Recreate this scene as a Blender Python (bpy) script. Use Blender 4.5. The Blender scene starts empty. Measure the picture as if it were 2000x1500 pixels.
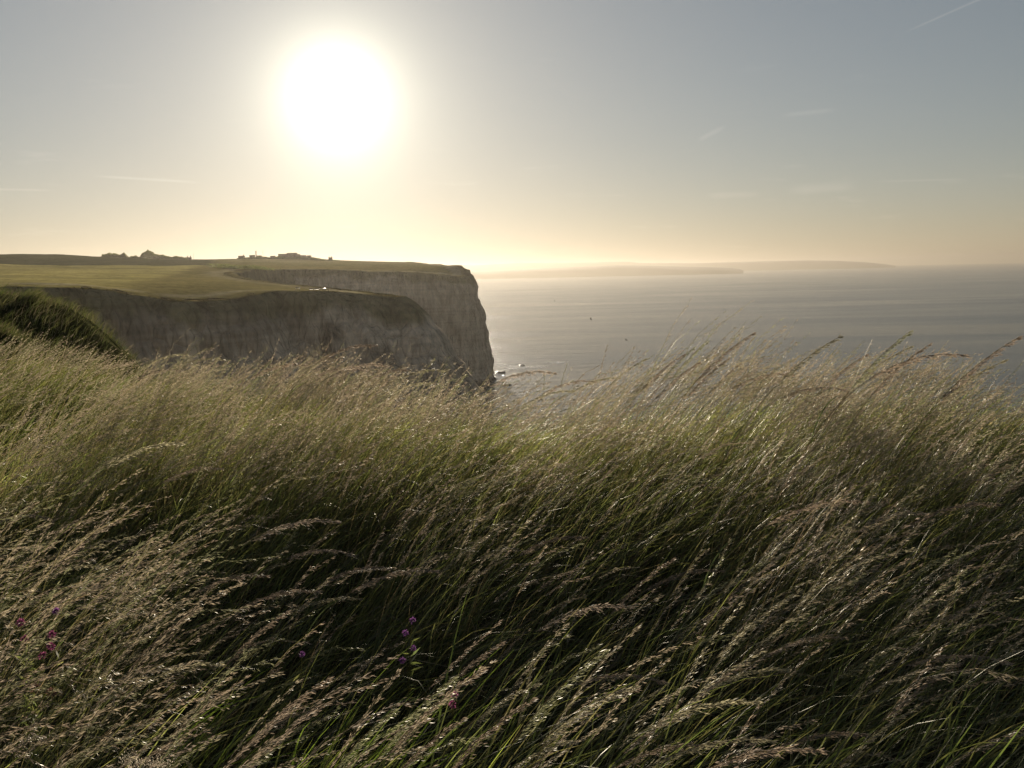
import bpy, math, random
import numpy as np
from mathutils import Matrix, Vector

R = math.radians
rng = np.random.default_rng(7)
random.seed(7)
scene = bpy.context.scene
COL = scene.collection

# ------------------------------------------------------------------ camera
EYE = 100.0                       # eye height above the sea, metres
F = 1732.0                        # focal length in pixels of the 2000 x 1500 photograph
PITCH, ROLL = math.atan(221.0 / F), R(1.25)
_f = np.array([0, math.cos(PITCH), -math.sin(PITCH)])
_r0 = np.array([1.0, 0, 0]); _u0 = np.array([0, math.sin(PITCH), math.cos(PITCH)])
_r = _r0 * math.cos(ROLL) - _u0 * math.sin(ROLL)
_u = _u0 * math.cos(ROLL) + _r0 * math.sin(ROLL)
CAM = np.array([0.0, 0.0, EYE])

def ray(px, py):
    d = _f + _r * ((px - 1000) / F) + _u * ((750 - py) / F)
    return d / np.linalg.norm(d)

def at(px, py, d):
    """world point on the pixel's ray at horizontal distance d"""
    v = ray(px, py)
    return CAM + v * (d / math.hypot(v[0], v[1]))

cam_d = bpy.data.cameras.new('camera'); cam = bpy.data.objects.new('camera', cam_d); COL.objects.link(cam)
cam_d.sensor_width = 36; cam_d.lens = 36 * F / 2000
cam_d.clip_start = 0.05; cam_d.clip_end = 90000
M = Matrix(((_r[0], _u[0], -_f[0], 0), (_r[1], _u[1], -_f[1], 0), (_r[2], _u[2], -_f[2], EYE), (0, 0, 0, 1)))
cam.matrix_world = M
scene.camera = cam

# ------------------------------------------------------------------ sky and sun
SUN = ray(660, 190)
SUN_EL = math.asin(SUN[2]); SUN_AZ = math.atan2(SUN[0], SUN[1])     # azimuth from +Y towards +X
EXPOSURE = 1.0
SKY_STRENGTH = 0.05
SUN_STRENGTH = 5.0

w = bpy.data.worlds.new('World'); scene.world = w; w.use_nodes = True
nt = w.node_tree; nt.nodes.clear()
def N(tree, t, **kw):
    n = tree.nodes.new(t)
    for k, v in kw.items():
        if k.startswith('i_'):
            n.inputs[int(k[2:])].default_value = v
        else:
            setattr(n, k, v)
    return n
def math_node(tree, op, a, b=None, c=None, clamp=False):
    n = tree.nodes.new('ShaderNodeMath'); n.operation = op; n.use_clamp = clamp
    for i, v in enumerate((a, b, c)):
        if v is None: continue
        if isinstance(v, (int, float)): n.inputs[i].default_value = v
        else: tree.links.new(v, n.inputs[i])
    return n.outputs[0]
def build_sky():
    L = nt.links.new
    out = N(nt, 'ShaderNodeOutputWorld'); bg = N(nt, 'ShaderNodeBackground'); bg.inputs['Strength'].default_value = SKY_STRENGTH
    tc = N(nt, 'ShaderNodeTexCoord')
    nrm = N(nt, 'ShaderNodeVectorMath', operation='NORMALIZE'); L(tc.outputs['Generated'], nrm.inputs[0])
    sep = N(nt, 'ShaderNodeSeparateXYZ'); L(nrm.outputs[0], sep.inputs[0])
    zc = math_node(nt, 'MAXIMUM', sep.outputs[2], 0.004)
    cmb = N(nt, 'ShaderNodeCombineXYZ'); L(sep.outputs[0], cmb.inputs[0]); L(sep.outputs[1], cmb.inputs[1]); L(zc, cmb.inputs[2])
    sky = N(nt, 'ShaderNodeTexSky'); sky.sky_type = 'NISHITA'; sky.sun_disc = False
    sky.sun_elevation = SUN_EL; sky.sun_rotation = SUN_AZ
    sky.altitude = 50; sky.air_density = 1.0; sky.dust_density = 0.12; sky.ozone_density = 1.6
    L(cmb.outputs[0], sky.inputs[0])
    hsv = N(nt, 'ShaderNodeHueSaturation'); hsv.inputs['Saturation'].default_value = 0.8; L(sky.outputs[0], hsv.inputs['Color'])
    tn = N(nt, 'ShaderNodeMix', data_type='RGBA', blend_type='MULTIPLY'); tn.inputs[0].default_value = 1.0; tn.inputs[7].default_value = (0.80, 0.74, 0.71, 1)
    # tone compression in the sky colour: bright low sky rolls off softly
    den = N(nt, 'ShaderNodeMix', data_type='RGBA', blend_type='MIX'); den.inputs[0].default_value = 0.055; den.inputs[6].default_value = (1 / 0.945,) * 3 + (1,); L(hsv.outputs[0], den.inputs[7])
    roll = N(nt, 'ShaderNodeMix', data_type='RGBA', blend_type='DIVIDE'); roll.inputs[0].default_value = 1.0; L(hsv.outputs[0], roll.inputs[6]); L(den.outputs[2], roll.inputs[7])
    L(roll.outputs[2], tn.inputs[6])
    # angle from the sun -> hazy aureole
    dot = N(nt, 'ShaderNodeVectorMath', operation='DOT_PRODUCT'); L(nrm.outputs[0], dot.inputs[0]); dot.inputs[1].default_value = tuple(SUN)
    ang = math_node(nt, 'ARCCOSINE', math_node(nt, 'MINIMUM', dot.outputs['Value'], 0.9999999))
    t = math_node(nt, 'DIVIDE', ang, R(0.8))
    core = math_node(nt, 'DIVIDE', 3.7, math_node(nt, 'ADD', 1.0, math_node(nt, 'POWER', t, 1.55)))
    aur = N(nt, 'ShaderNodeMix', data_type='RGBA', blend_type='MULTIPLY'); aur.inputs[0].default_value = 1.0
    L(core, aur.inputs[6]); aur.inputs[7].default_value = (1.0, 0.93, 0.72, 1)
    # thin cirrus wisps and contrails: bands in azimuth / elevation
    az = math_node(nt, 'ARCTAN2', sep.outputs[0], sep.outputs[1])
    el = math_node(nt, 'ARCSINE', sep.outputs[2])
    c2 = N(nt, 'ShaderNodeCombineXYZ'); L(math_node(nt, 'MULTIPLY', az, 9.0), c2.inputs[0]); L(math_node(nt, 'MULTIPLY', el, 70.0), c2.inputs[1])
    ns = N(nt, 'ShaderNodeTexNoise'); ns.inputs['Scale'].default_value = 1.0; ns.inputs['Detail'].default_value = 6; ns.inputs['Roughness'].default_value = 0.62
    L(c2.outputs[0], ns.inputs['Vector'])
    mr = N(nt, 'ShaderNodeMapRange'); mr.inputs[1].default_value = 0.6; mr.inputs[2].default_value = 0.85; L(ns.outputs[0], mr.inputs[0])
    low = N(nt, 'ShaderNodeMapRange'); low.inputs[1].default_value = R(16); low.inputs[2].default_value = R(2); L(el, low.inputs[0])
    wisp = math_node(nt, 'MULTIPLY', math_node(nt, 'MULTIPLY', mr.outputs[0], low.outputs[0]), 0.055)
    def contrail(p0, p1, width, gain):
        a = Vector(ray(*p0)); b = Vector(ray(*p1)); n = a.cross(b).normalized(); mid = (a + b).normalized(); half = a.angle(b) / 2
        d1 = N(nt, 'ShaderNodeVectorMath', operation='DOT_PRODUCT'); L(nrm.outputs[0], d1.inputs[0]); d1.inputs[1].default_value = n
        d2 = N(nt, 'ShaderNodeVectorMath', operation='DOT_PRODUCT'); L(nrm.outputs[0], d2.inputs[0]); d2.inputs[1].default_value = mid
        across = N(nt, 'ShaderNodeMapRange', interpolation_type='SMOOTHSTEP'); across.inputs[1].default_value = R(width); across.inputs[2].default_value = 0
        wob = math_node(nt, 'MULTIPLY', math_node(nt, 'SUBTRACT', ns.outputs[0], 0.5), R(width) * 1.5)
        L(math_node(nt, 'ABSOLUTE', math_node(nt, 'ADD', d1.outputs['Value'], wob)), across.inputs[0])
        along = N(nt, 'ShaderNodeMapRange', interpolation_type='SMOOTHSTEP'); along.inputs[1].default_value = math.cos(half); along.inputs[2].default_value = math.cos(half * 0.35)
        L(d2.outputs['Value'], along.inputs[0])
        return math_node(nt, 'MULTIPLY', math_node(nt, 'MULTIPLY', across.outputs[0], along.outputs[0]), gain * 0.42)
    acc = wisp
    for p0, p1, wd, g in (((1760, 66), (1990, -35), 0.10, 0.07), ((170, 343), (400, 357), 0.12, 0.10), ((-60, 368), (110, 372), 0.10, 0.07),
                          ((1360, 275), (1420, 245), 0.22, 0.06), ((1700, 355), (1900, 350), 0.09, 0.05), ((1520, 225), (1640, 214), 0.22, 0.05),
                          ((1530, 372), (1680, 360), 0.45, 0.06), ((1370, 383), (1490, 380), 0.30, 0.045)):
        acc = math_node(nt, 'ADD', acc, contrail(p0, p1, wd, g))
    cl = N(nt, 'ShaderNodeMix', data_type='RGBA', blend_type='MULTIPLY'); cl.inputs[0].default_value = 1.0
    L(math_node(nt, 'DIVIDE', acc, SKY_STRENGTH), cl.inputs[6]); cl.inputs[7].default_value = (1.0, 0.86, 0.70, 1)
    aus = N(nt, 'ShaderNodeMix', data_type='RGBA', blend_type='MULTIPLY'); aus.inputs[0].default_value = 1.0
    L(aur.outputs[2], aus.inputs[6]); aus.inputs[7].default_value = (1 / SKY_STRENGTH,) * 3 + (1,)
    add1 = N(nt, 'ShaderNodeMix', data_type='RGBA', blend_type='ADD'); add1.inputs[0].default_value = 1.0
    L(tn.outputs[2], add1.inputs[6]); L(aus.outputs[2], add1.inputs[7])
    add2 = N(nt, 'ShaderNodeMix', data_type='RGBA', blend_type='ADD'); add2.inputs[0].default_value = 1.0
    L(add1.outputs[2], add2.inputs[6]); L(cl.outputs[2], add2.inputs[7])
    L(add2.outputs[2], bg.inputs['Color']); L(bg.outputs[0], out.inputs['Surface'])
build_sky()
w.cycles.sampling_method = 'MANUAL'; w.cycles.sample_map_resolution = 2048

sl = bpy.data.lights.new('sun', 'SUN'); so = bpy.data.objects.new('sun', sl); COL.objects.link(so)
sl.energy = SUN_STRENGTH; sl.angle = R(0.53); sl.color = (1.0, 0.88, 0.71)
so.rotation_euler = Vector(-SUN).to_track_quat('-Z', 'Y').to_euler(); so.location = (0, 0, 400)

scene.view_settings.view_transform = 'Standard'; scene.view_settings.look = 'None'
scene.view_settings.exposure = EXPOSURE; scene.view_settings.gamma = 1; scene.view_settings.use_curve_mapping = False
scene.render.engine = 'CYCLES'
cy = scene.cycles
cy.max_bounces = 8; cy.diffuse_bounces = 5; cy.glossy_bounces = 2; cy.transmission_bounces = 4; cy.volume_bounces = 0; cy.transparent_max_bounces = 6
cy.use_denoising = True; cy.sample_clamp_indirect = 4; cy.sample_clamp_direct = 0; cy.caustics_reflective = False; cy.caustics_refractive = False
cy.use_light_tree = True

# ------------------------------------------------------------------ helpers
def hash3(ix, iy, iz, seed):
    with np.errstate(over='ignore'):
        h = (ix.astype(np.int64) * 374761393 + iy.astype(np.int64) * 668265263 + iz.astype(np.int64) * 2147483647 + seed * 144269) & 0xFFFFFFFF
        h = ((h ^ (h >> 13)) * 1274126177) & 0xFFFFFFFF
        h = ((h ^ (h >> 16)) * 2246822519) & 0xFFFFFFFF
        h = h ^ (h >> 15)
    return (h & 0xFFFFFF) / float(0xFFFFFF)
def noise(x, y, z=None, seed=0):
    """value noise 0..1"""
    x = np.asarray(x, float); y = np.asarray(y, float)
    z = np.zeros_like(x) if z is None else np.asarray(z, float)
    ix, iy, iz = np.floor(x), np.floor(y), np.floor(z)
    fx, fy, fz = x - ix, y - iy, z - iz
    fx, fy, fz = [f * f * f * (f * (f * 6 - 15) + 10) for f in (fx, fy, fz)]
    r = 0
    for a in (0, 1):
        for b in (0, 1):
            for c in (0, 1):
                r = r + hash3(ix + a, iy + b, iz + c, seed) * (fx if a else 1 - fx) * (fy if b else 1 - fy) * (fz if c else 1 - fz)
    return r
def fbm(x, y, z=None, seed=0, oct=4, gain=0.5):
    s = 0; a = 1.0; t = 0
    z = np.zeros_like(np.asarray(x, float)) if z is None else z
    for o in range(oct):
        s = s + a * noise(x * 2 ** o, y * 2 ** o, z * 2 ** o, seed + o * 17); t += a; a *= gain
    return s / t

def tag(o, label=None, cat=None, group=None, kind=None):
    if label: o['label'] = label
    if cat: o['category'] = cat
    if group: o['group'] = group
    if kind: o['kind'] = kind
    return o
def link(o, parent=None):
    COL.objects.link(o)
    if parent is not None: o.parent = parent
    return o
def empty(name, loc=(0, 0, 0)):
    o = bpy.data.objects.new(name, None); o.location = loc; o.empty_display_size = 0.1
    return link(o)
def np_mesh(name, V, faces, tint=None, smooth=False, mat=None):
    """faces: list of (n,3) / (n,4) int arrays"""
    me = bpy.data.meshes.new(name)
    V = np.ascontiguousarray(V, np.float32)
    me.vertices.add(len(V)); me.vertices.foreach_set('co', V.ravel())
    loops = np.concatenate([f.ravel() for f in faces]).astype(np.int32)
    starts = []; s = 0
    for f in faces:
        k = f.shape[1]; starts.append(s + np.arange(len(f)) * k); s += len(f) * k
    starts = np.concatenate(starts).astype(np.int32)
    me.loops.add(len(loops)); me.loops.foreach_set('vertex_index', loops)
    me.polygons.add(len(starts)); me.polygons.foreach_set('loop_start', starts)
    if smooth: me.polygons.foreach_set('use_smooth', np.ones(len(starts), bool))
    me.update(calc_edges=True)
    if tint is not None:
        a = me.color_attributes.new('tint', 'FLOAT_COLOR', 'POINT')
        c = np.ones((len(V), 4), np.float32); c[:, :3] = tint
        a.data.foreach_set('color', c.ravel())
    if mat: me.materials.append(mat)
    return me
def np_obj(name, V, faces, mat, tint=None, smooth=False, parent=None):
    return link(bpy.data.objects.new(name, np_mesh(name, V, faces, tint, smooth, mat)), parent)

# ------------------------------------------------------------------ materials
def new_mat(name):
    m = bpy.data.materials.new(name); m.use_nodes = True; m.node_tree.nodes.clear()
    return m, m.node_tree
def plain(name, col, rough=0.8, noise_amt=0.25, scale=3.0, spec=0.3, metallic=0.0):
    m, t = new_mat(name); L = t.links.new
    o = N(t, 'ShaderNodeOutputMaterial'); b = N(t, 'ShaderNodeBsdfPrincipled'); b.inputs['Roughness'].default_value = rough
    b.inputs['Specular IOR Level'].default_value = spec; b.inputs['Metallic'].default_value = metallic
    tc = N(t, 'ShaderNodeTexCoord'); ns = N(t, 'ShaderNodeTexNoise'); ns.inputs['Scale'].default_value = scale; ns.inputs['Detail'].default_value = 5
    L(tc.outputs['Object'], ns.inputs['Vector'])
    mx = N(t, 'ShaderNodeMix', data_type='RGBA'); L(ns.outputs[0], mx.inputs[0])
    mx.inputs[6].default_value = tuple(c * (1 - noise_amt) for c in col) + (1,); mx.inputs[7].default_value = tuple(min(1, c * (1 + noise_amt)) for c in col) + (1,)
    L(mx.outputs[2], b.inputs['Base Color']); L(b.outputs[0], o.inputs[0])
    return m
def leafy(name, trans=0.42, gloss=0.10, rough=0.34, warm=(1.15, 1.1, 0.62)):
    """thin vegetation: diffuse + light shining through + a waxy sheen; colour per blade from the mesh"""
    m, t = new_mat(name); L = t.links.new
    o = N(t, 'ShaderNodeOutputMaterial'); at_ = N(t, 'ShaderNodeAttribute', attribute_name='tint')
    d = N(t, 'ShaderNodeBsdfDiffuse'); L(at_.outputs['Color'], d.inputs[0])
    mul = N(t, 'ShaderNodeMix', data_type='RGBA', blend_type='MULTIPLY'); mul.inputs[0].default_value = 1; mul.inputs[7].default_value = warm + (1,)
    L(at_.outputs['Color'], mul.inputs[6])
    tr = N(t, 'ShaderNodeBsdfTranslucent'); L(mul.outputs[2], tr.inputs[0])
    m1 = N(t, 'ShaderNodeMixShader'); m1.inputs[0].default_value = trans; L(d.outputs[0], m1.inputs[1]); L(tr.outputs[0], m1.inputs[2])
    g = N(t, 'ShaderNodeBsdfGlossy'); g.inputs['Roughness'].default_value = rough; g.inputs[0].default_value = (1, 0.97, 0.9, 1)
    lw = N(t, 'ShaderNodeLayerWeight'); lw.inputs[0].default_value = 0.35
    fac = math_node(t, 'MULTIPLY_ADD', lw.outputs['Facing'], gloss * 1.6, gloss * 0.3)
    m2 = N(t, 'ShaderNodeMixShader'); L(fac, m2.inputs[0]); L(m1.outputs[0], m2.inputs[1]); L(g.outputs[0], m2.inputs[2])
    L(m2.outputs[0], o.inputs[0])
    return m
MAT_LEAF = leafy('grass_leaf', 0.56, 0.05, 0.45, (1.2, 1.2, 0.8))
MAT_SEED = leafy('grass_seed', 0.42, 0.06, 0.42, (1.06, 1.0, 0.88))
MAT_BANK = leafy('bank_grass_leaf', 0.35, 0.012, 0.6, (1.1, 1.08, 0.7))
MAT_FLOWER = leafy('petal', 0.35, 0.04, 0.5, (1.1, 1.0, 1.0))

def ground_mat():
    m, t = new_mat('turf'); L = t.links.new
    o = N(t, 'ShaderNodeOutputMaterial'); b = N(t, 'ShaderNodeBsdfPrincipled'); b.inputs['Roughness'].default_value = 1.0; b.inputs['Specular IOR Level'].default_value = 0.0
    a = N(t, 'ShaderNodeAttribute', attribute_name='tint'); geo = N(t, 'ShaderNodeNewGeometry')
    mp = N(t, 'ShaderNodeMapping'); mp.inputs['Scale'].default_value = (0.35, 0.22, 0.35); L(geo.outputs['Position'], mp.inputs[0])
    ns = N(t, 'ShaderNodeTexNoise'); ns.inputs['Scale'].default_value = 1.0; ns.inputs['Detail'].default_value = 9; ns.inputs['Roughness'].default_value = 0.7; L(mp.outputs[0], ns.inputs['Vector'])
    mr = N(t, 'ShaderNodeMapRange'); mr.inputs[1].default_value = 0.25; mr.inputs[2].default_value = 0.75; mr.inputs[3].default_value = 0.5; mr.inputs[4].default_value = 1.5; L(ns.outputs[0], mr.inputs[0])
    mx = N(t, 'ShaderNodeMix', data_type='RGBA', blend_type='MULTIPLY'); mx.inputs[0].default_value = 1; L(a.outputs['Color'], mx.inputs[6]); L(mr.outputs[0], mx.inputs[7])
    L(mx.outputs[2], b.inputs['Base Color'])
    bp = N(t, 'ShaderNodeBump'); bp.inputs['Strength'].default_value = 0.8; bp.inputs['Distance'].default_value = 0.8; L(ns.outputs[0], bp.inputs['Height']); L(bp.outputs[0], b.inputs['Normal'])
    L(b.outputs[0], o.inputs[0])
    return m
MAT_TURF = ground_mat()

def cliff_mat():
    m, t = new_mat('chalk_cliff'); L = t.links.new
    o = N(t, 'ShaderNodeOutputMaterial'); b = N(t, 'ShaderNodeBsdfPrincipled'); b.inputs['Roughness'].default_value = 1.0; b.inputs['Specular IOR Level'].default_value = 0.0
    a = N(t, 'ShaderNodeAttribute', attribute_name='tint'); geo = N(t, 'ShaderNodeNewGeometry')
    mp = N(t, 'ShaderNodeMapping'); mp.inputs['Scale'].default_value = (0.16, 0.16, 0.035); L(geo.outputs['Position'], mp.inputs[0])
    ns = N(t, 'ShaderNodeTexNoise'); ns.inputs['Scale'].default_value = 1; ns.inputs['Detail'].default_value = 10; ns.inputs['Roughness'].default_value = 0.68; L(mp.outputs[0], ns.inputs['Vector'])
    mr = N(t, 'ShaderNodeMapRange'); mr.inputs[1].default_value = 0.3; mr.inputs[2].default_value = 0.72; mr.inputs[3].default_value = 0.35; mr.inputs[4].default_value = 1.6; L(ns.outputs[0], mr.inputs[0])
    mp2 = N(t, 'ShaderNodeMapping'); mp2.inputs['Scale'].default_value = (0.02, 0.02, 0.5); L(geo.outputs['Position'], mp2.inputs[0])
    n2 = N(t, 'ShaderNodeTexNoise'); n2.inputs['Scale'].default_value = 1; n2.inputs['Detail'].default_value = 4; L(mp2.outputs[0], n2.inputs['Vector'])
    mr2 = N(t, 'ShaderNodeMapRange'); mr2.inputs[1].default_value = 0.3; mr2.inputs[2].default_value = 0.7; mr2.inputs[3].default_value = 0.8; mr2.inputs[4].default_value = 1.15; L(n2.outputs[0], mr2.inputs[0])
    mx = N(t, 'ShaderNodeMix', data_type='RGBA', blend_type='MULTIPLY'); mx.inputs[0].default_value = 1; L(a.outputs['Color'], mx.inputs[6])
    L(math_node(t, 'MULTIPLY', mr.outputs[0], mr2.outputs[0]), mx.inputs[7])
    L(mx.outputs[2], b.inputs['Base Color'])
    mp3 = N(t, 'ShaderNodeMapping'); mp3.inputs['Scale'].default_value = (0.32, 0.32, 0.13); L(geo.outputs['Position'], mp3.inputs[0])
    vo = N(t, 'ShaderNodeTexVoronoi', feature='DISTANCE_TO_EDGE'); vo.inputs['Scale'].default_value = 1; L(mp3.outputs[0], vo.inputs['Vector'])
    crack = N(t, 'ShaderNodeMapRange'); crack.inputs[1].default_value = 0.0; crack.inputs[2].default_value = 0.16; L(vo.outputs[0], crack.inputs[0])
    hsum = math_node(t, 'MULTIPLY_ADD', crack.outputs[0], 0.35, ns.outputs[0])
    bp = N(t, 'ShaderNodeBump'); bp.inputs['Strength'].default_value = 1.0; bp.inputs['Distance'].default_value = 2.2; L(hsum, bp.inputs['Height']); L(bp.outputs[0], b.inputs['Normal'])
    L(b.outputs[0], o.inputs[0])
    return m
MAT_CLIFF = cliff_mat()

def sea_mat():
    m, t = new_mat('sea_water'); L = t.links.new
    o = N(t, 'ShaderNodeOutputMaterial'); b = N(t, 'ShaderNodeBsdfPrincipled')
    b.inputs['Base Color'].default_value = (0.018, 0.036, 0.050, 1); b.inputs['IOR'].default_value = 1.333
    geo = N(t, 'ShaderNodeNewGeometry')
    def nz(sx, sy, rot, detail=3, rough=0.5, dist=0.0):
        mp = N(t, 'ShaderNodeMapping'); mp.inputs['Scale'].default_value = (sx, sy, 1); mp.inputs['Rotation'].default_value = (0, 0, R(rot)); L(geo.outputs['Position'], mp.inputs[0])
        n = N(t, 'ShaderNodeTexNoise'); n.inputs['Scale'].default_value = 1; n.inputs['Detail'].default_value = detail; n.inputs['Roughness'].default_value = rough; n.inputs['Distortion'].default_value = dist
        L(mp.outputs[0], n.inputs['Vector']); return n.outputs[0]
    swell = nz(1 / 190, 1 / 46, -7, 4, 0.55, 0.6)
    chop = nz(1 / 48, 1 / 13, -4, 6, 0.66)
    slick = nz(1 / 900, 1 / 170, -6, 4, 0.55, 0.8)
    mrs = N(t, 'ShaderNodeMapRange'); mrs.inputs[1].default_value = 0.35; mrs.inputs[2].default_value = 0.65; mrs.inputs[3].default_value = 0.14; mrs.inputs[4].default_value = 0.24
    L(slick, mrs.inputs[0]); L(mrs.outputs[0], b.inputs['Roughness'])
    b1 = N(t, 'ShaderNodeBump'); b1.inputs['Strength'].default_value = 1; b1.inputs['Distance'].default_value = 2.8; L(swell, b1.inputs['Height'])
    b2 = N(t, 'ShaderNodeBump'); b2.inputs['Strength'].default_value = 1; b2.inputs['Distance'].default_value = 4.4; L(chop, b2.inputs['Height']); L(b1.outputs[0], b2.inputs['Normal'])
    L(b2.outputs[0], b.inputs['Normal'])
    L(b.outputs[0], o.inputs[0])
    return m
MAT_SEA = sea_mat()

# ------------------------------------------------------------------ coast line and terrain height
def catmull(P, n=14):
    P = np.array(P, float); Q = np.vstack([2 * P[0] - P[1], P, 2 * P[-1] - P[-2]]); out = []
    for i in range(1, len(Q) - 2):
        t = np.linspace(0, 1, n, endpoint=False)[:, None]
        a, b, c, d = Q[i - 1], Q[i], Q[i + 1], Q[i + 2]
        out.append(0.5 * ((2 * b) + (c - a) * t + (2 * a - 5 * b + 4 * c - d) * t ** 2 + (-a + 3 * b - 3 * c + d) * t ** 3))
    return np.vstack(out + [P[-1:]])
COAST = catmull([(260, -190), (110, -60), (50, -14), (24, 0.5), (13, 5.2), (8, 6.6), (4, 6.8), (0.8, 6.3), (-1.6, 7.4), (-3.6, 9.6), (-6.6, 12.4),
                 (-10, 14.6), (-15.6, 18.5), (-15.4, 22.5), (-14.2, 25.5), (-15.6, 28), (-20, 30.5), (-21.6, 33), (-20.6, 36.5), (-21.4, 40.5), (-26, 46),
                 (-38, 58), (-60, 84), (-92, 128), (-122, 178), (-139, 225), (-140, 255), (-118, 279), (-97, 297), (-86, 318), (-70, 337),
                 (-52, 345), (-43, 350), (-43, 360), (-62, 378), (-100, 415), (-142, 482), (-176, 572), (-194, 655), (-200, 718), (-190, 762),
                 (-155, 790), (-95, 800), (-55, 806), (-38, 814), (-35, 828), (-45, 870), (-62, 940), (-82, 1060), (-105, 1200), (-135, 1400), (-180, 1620), (-280, 1900), (-640, 2450), (-1400, 3200), (-2600, 4200)])
# resample with spacing that grows with distance from the camera
def resample(P):
    seg = np.linalg.norm(np.diff(P, axis=0), axis=1); s = np.concatenate([[0], np.cumsum(seg)])
    pos = 0; out = []
    while pos < s[-1]:
        x = np.interp(pos, s, P[:, 0]); y = np.interp(pos, s, P[:, 1]); out.append((x, y))
        d = math.hypot(x, y); pos += min(40, max(0.35, d * 0.0035)) if y > -20 else 6
    return np.array(out)
COAST = resample(COAST)
_t = np.gradient(COAST, axis=0); _t /= np.linalg.norm(_t, axis=1)[:, None]; _s = np.concatenate([[0], np.cumsum(np.linalg.norm(np.diff(COAST, axis=0), axis=1))])
_k = np.clip((np.hypot(COAST[:, 0], COAST[:, 1]) - 90) / 80, 0, 1) * ((fbm(_s / 11, _s * 0, seed=201, oct=4) - 0.5) * 7)     # crumbling, uneven brink
COAST = COAST + np.stack([_t[:, 1], -_t[:, 0]], 1) * _k[:, None]
_poly = np.vstack([COAST[::2], [[-6000, 4200], [-6000, -2500], [260, -2500]]])
def signed_inland(X, Y):
    """distance to the coast line, positive inland"""
    X = np.asarray(X, float).ravel(); Y = np.asarray(Y, float).ravel(); A = _poly; B = np.roll(_poly, -1, axis=0)
    C = COAST[::2]; out = np.empty(len(X))
    for i in range(0, len(X), 4000):
        x = X[i:i + 4000, None]; y = Y[i:i + 4000, None]
        a, b = C[:-1], C[1:]; dx, dy = (b - a)[:, 0], (b - a)[:, 1]; l2 = dx * dx + dy * dy + 1e-9
        t = np.clip(((x - a[:, 0]) * dx + (y - a[:, 1]) * dy) / l2, 0, 1)
        d = np.sqrt(np.min((x - a[:, 0] - t * dx) ** 2 + (y - a[:, 1] - t * dy) ** 2, axis=1))
        cond = (A[:, 1] > y) != (B[:, 1] > y)
        xi = (B[:, 0] - A[:, 0]) * (y - A[:, 1]) / (B[:, 1] - A[:, 1] + 1e-12) + A[:, 0]
        ins = np.sum(cond & (x < xi), axis=1) % 2 == 1
        out[i:i + 4000] = np.where(ins, d, -d)
    return out

_ctl = [tuple(at(*p)) for p in (
    (255, 583, 298), (430, 591, 310), (540, 574, 330), (640, 571, 345), (790, 583, 352), (100, 577, 265), (-60, 566, 262), (-300, 560, 330),
    (240, 577, 300), (110, 545, 420), (100, 524, 720), (300, 536, 560), (400, 548, 440), (400, 522, 760), (470, 526, 720), (500, 560, 380), (560, 562, 385), (640, 568, 372),
    (-150, 540, 480), (-150, 510, 800), (535, 527, 785), (600, 527, 800), (700, 531, 805), (850, 536, 810), (915, 541, 816),
    (600, 518, 900), (750, 519, 900), (850, 520, 905), (905, 519.5, 900), (920, 521, 870),
    (0, 520, 900), (0, 501, 1300), (90, 498, 1280), (190, 508, 1330), (300, 508, 1430), (400, 507, 1480), (500, 505, 1480), (580, 505, 1500), (650, 509, 1480), (700, 512.5, 1400), (800, 516.5, 1180), (880, 518.5, 1000),
    (-300, 500, 1300), (-300, 505, 2600), (100, 512, 2300), (400, 516, 2500), (600, 520, 2300), (0, 530, 4000), (400, 530, 4200))]
_ctl += [(0, 0, 98.2), (0, 1.8, 97.92), (-1.8, 2.2, 97.9), (1.8, 2.2, 97.88), (0, 3.4, 98.0), (3, 3.6, 98.02), (-3, 3.8, 98.0), (0, 5.3, 98.32), (3, 5.5, 98.4), (7, 5.5, 98.4), (12, 4, 98.4), (-3, 6.8, 98.3), (-4, 9, 98.3), (-7, 11.5, 98.4), (-12, 12, 98.55), (-20, 14, 99.0),
         (-16, 22, 98.2), (-14.4, 25.2, 97.8), (-17.5, 25.5, 98.6), (-24, 26, 99.5), (-21.2, 36, 98.9), (-23.0, 38, 99.4), (-24, 40, 99.5), (-32, 40, 99.4), (-40, 52, 98.6),
         (0, -20, 98.4), (40, -20, 98.0), (-40, 0, 100), (-120, 60, 99), (-120, 170, 97), (-300, 0, 103), (-300, 200, 98), (-600, 300, 105), (-1500, 0, 125), (-1500, 1200, 150), (0, -400, 100), (-800, -800, 120)]
_ctl = np.array(_ctl)
_cc = 0.04 * np.hypot(_ctl[:, 0], _ctl[:, 1]) + 1.0
def _kern(X, Y):
    return np.sqrt((X[:, None] - _ctl[:, 0]) ** 2 + (Y[:, None] - _ctl[:, 1]) ** 2 + _cc ** 2)
_w = np.linalg.solve(_kern(_ctl[:, 0], _ctl[:, 1]) + 1e-6 * np.eye(len(_ctl)), _ctl[:, 2] - 100)
def height(X, Y):
    X = np.asarray(X, float).ravel(); Y = np.asarray(Y, float).ravel()
    z = 100 + _kern(X, Y) @ _w
    d = np.hypot(X, Y)
    z += (fbm(X / 1.3, Y / 1.3, seed=3, oct=3) - 0.5) * 0.22 * np.exp(-d / 60)
    z += (fbm(X / 6, Y / 6, seed=9, oct=3) - 0.5) * 0.5 * np.clip((d - 20) / 20, 0, 1)
    z += (fbm(X / 40, Y / 40, seed=5, oct=4) - 0.5) * 2.2 * np.clip((d - 120) / 200, 0, 1)
    return z

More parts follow.
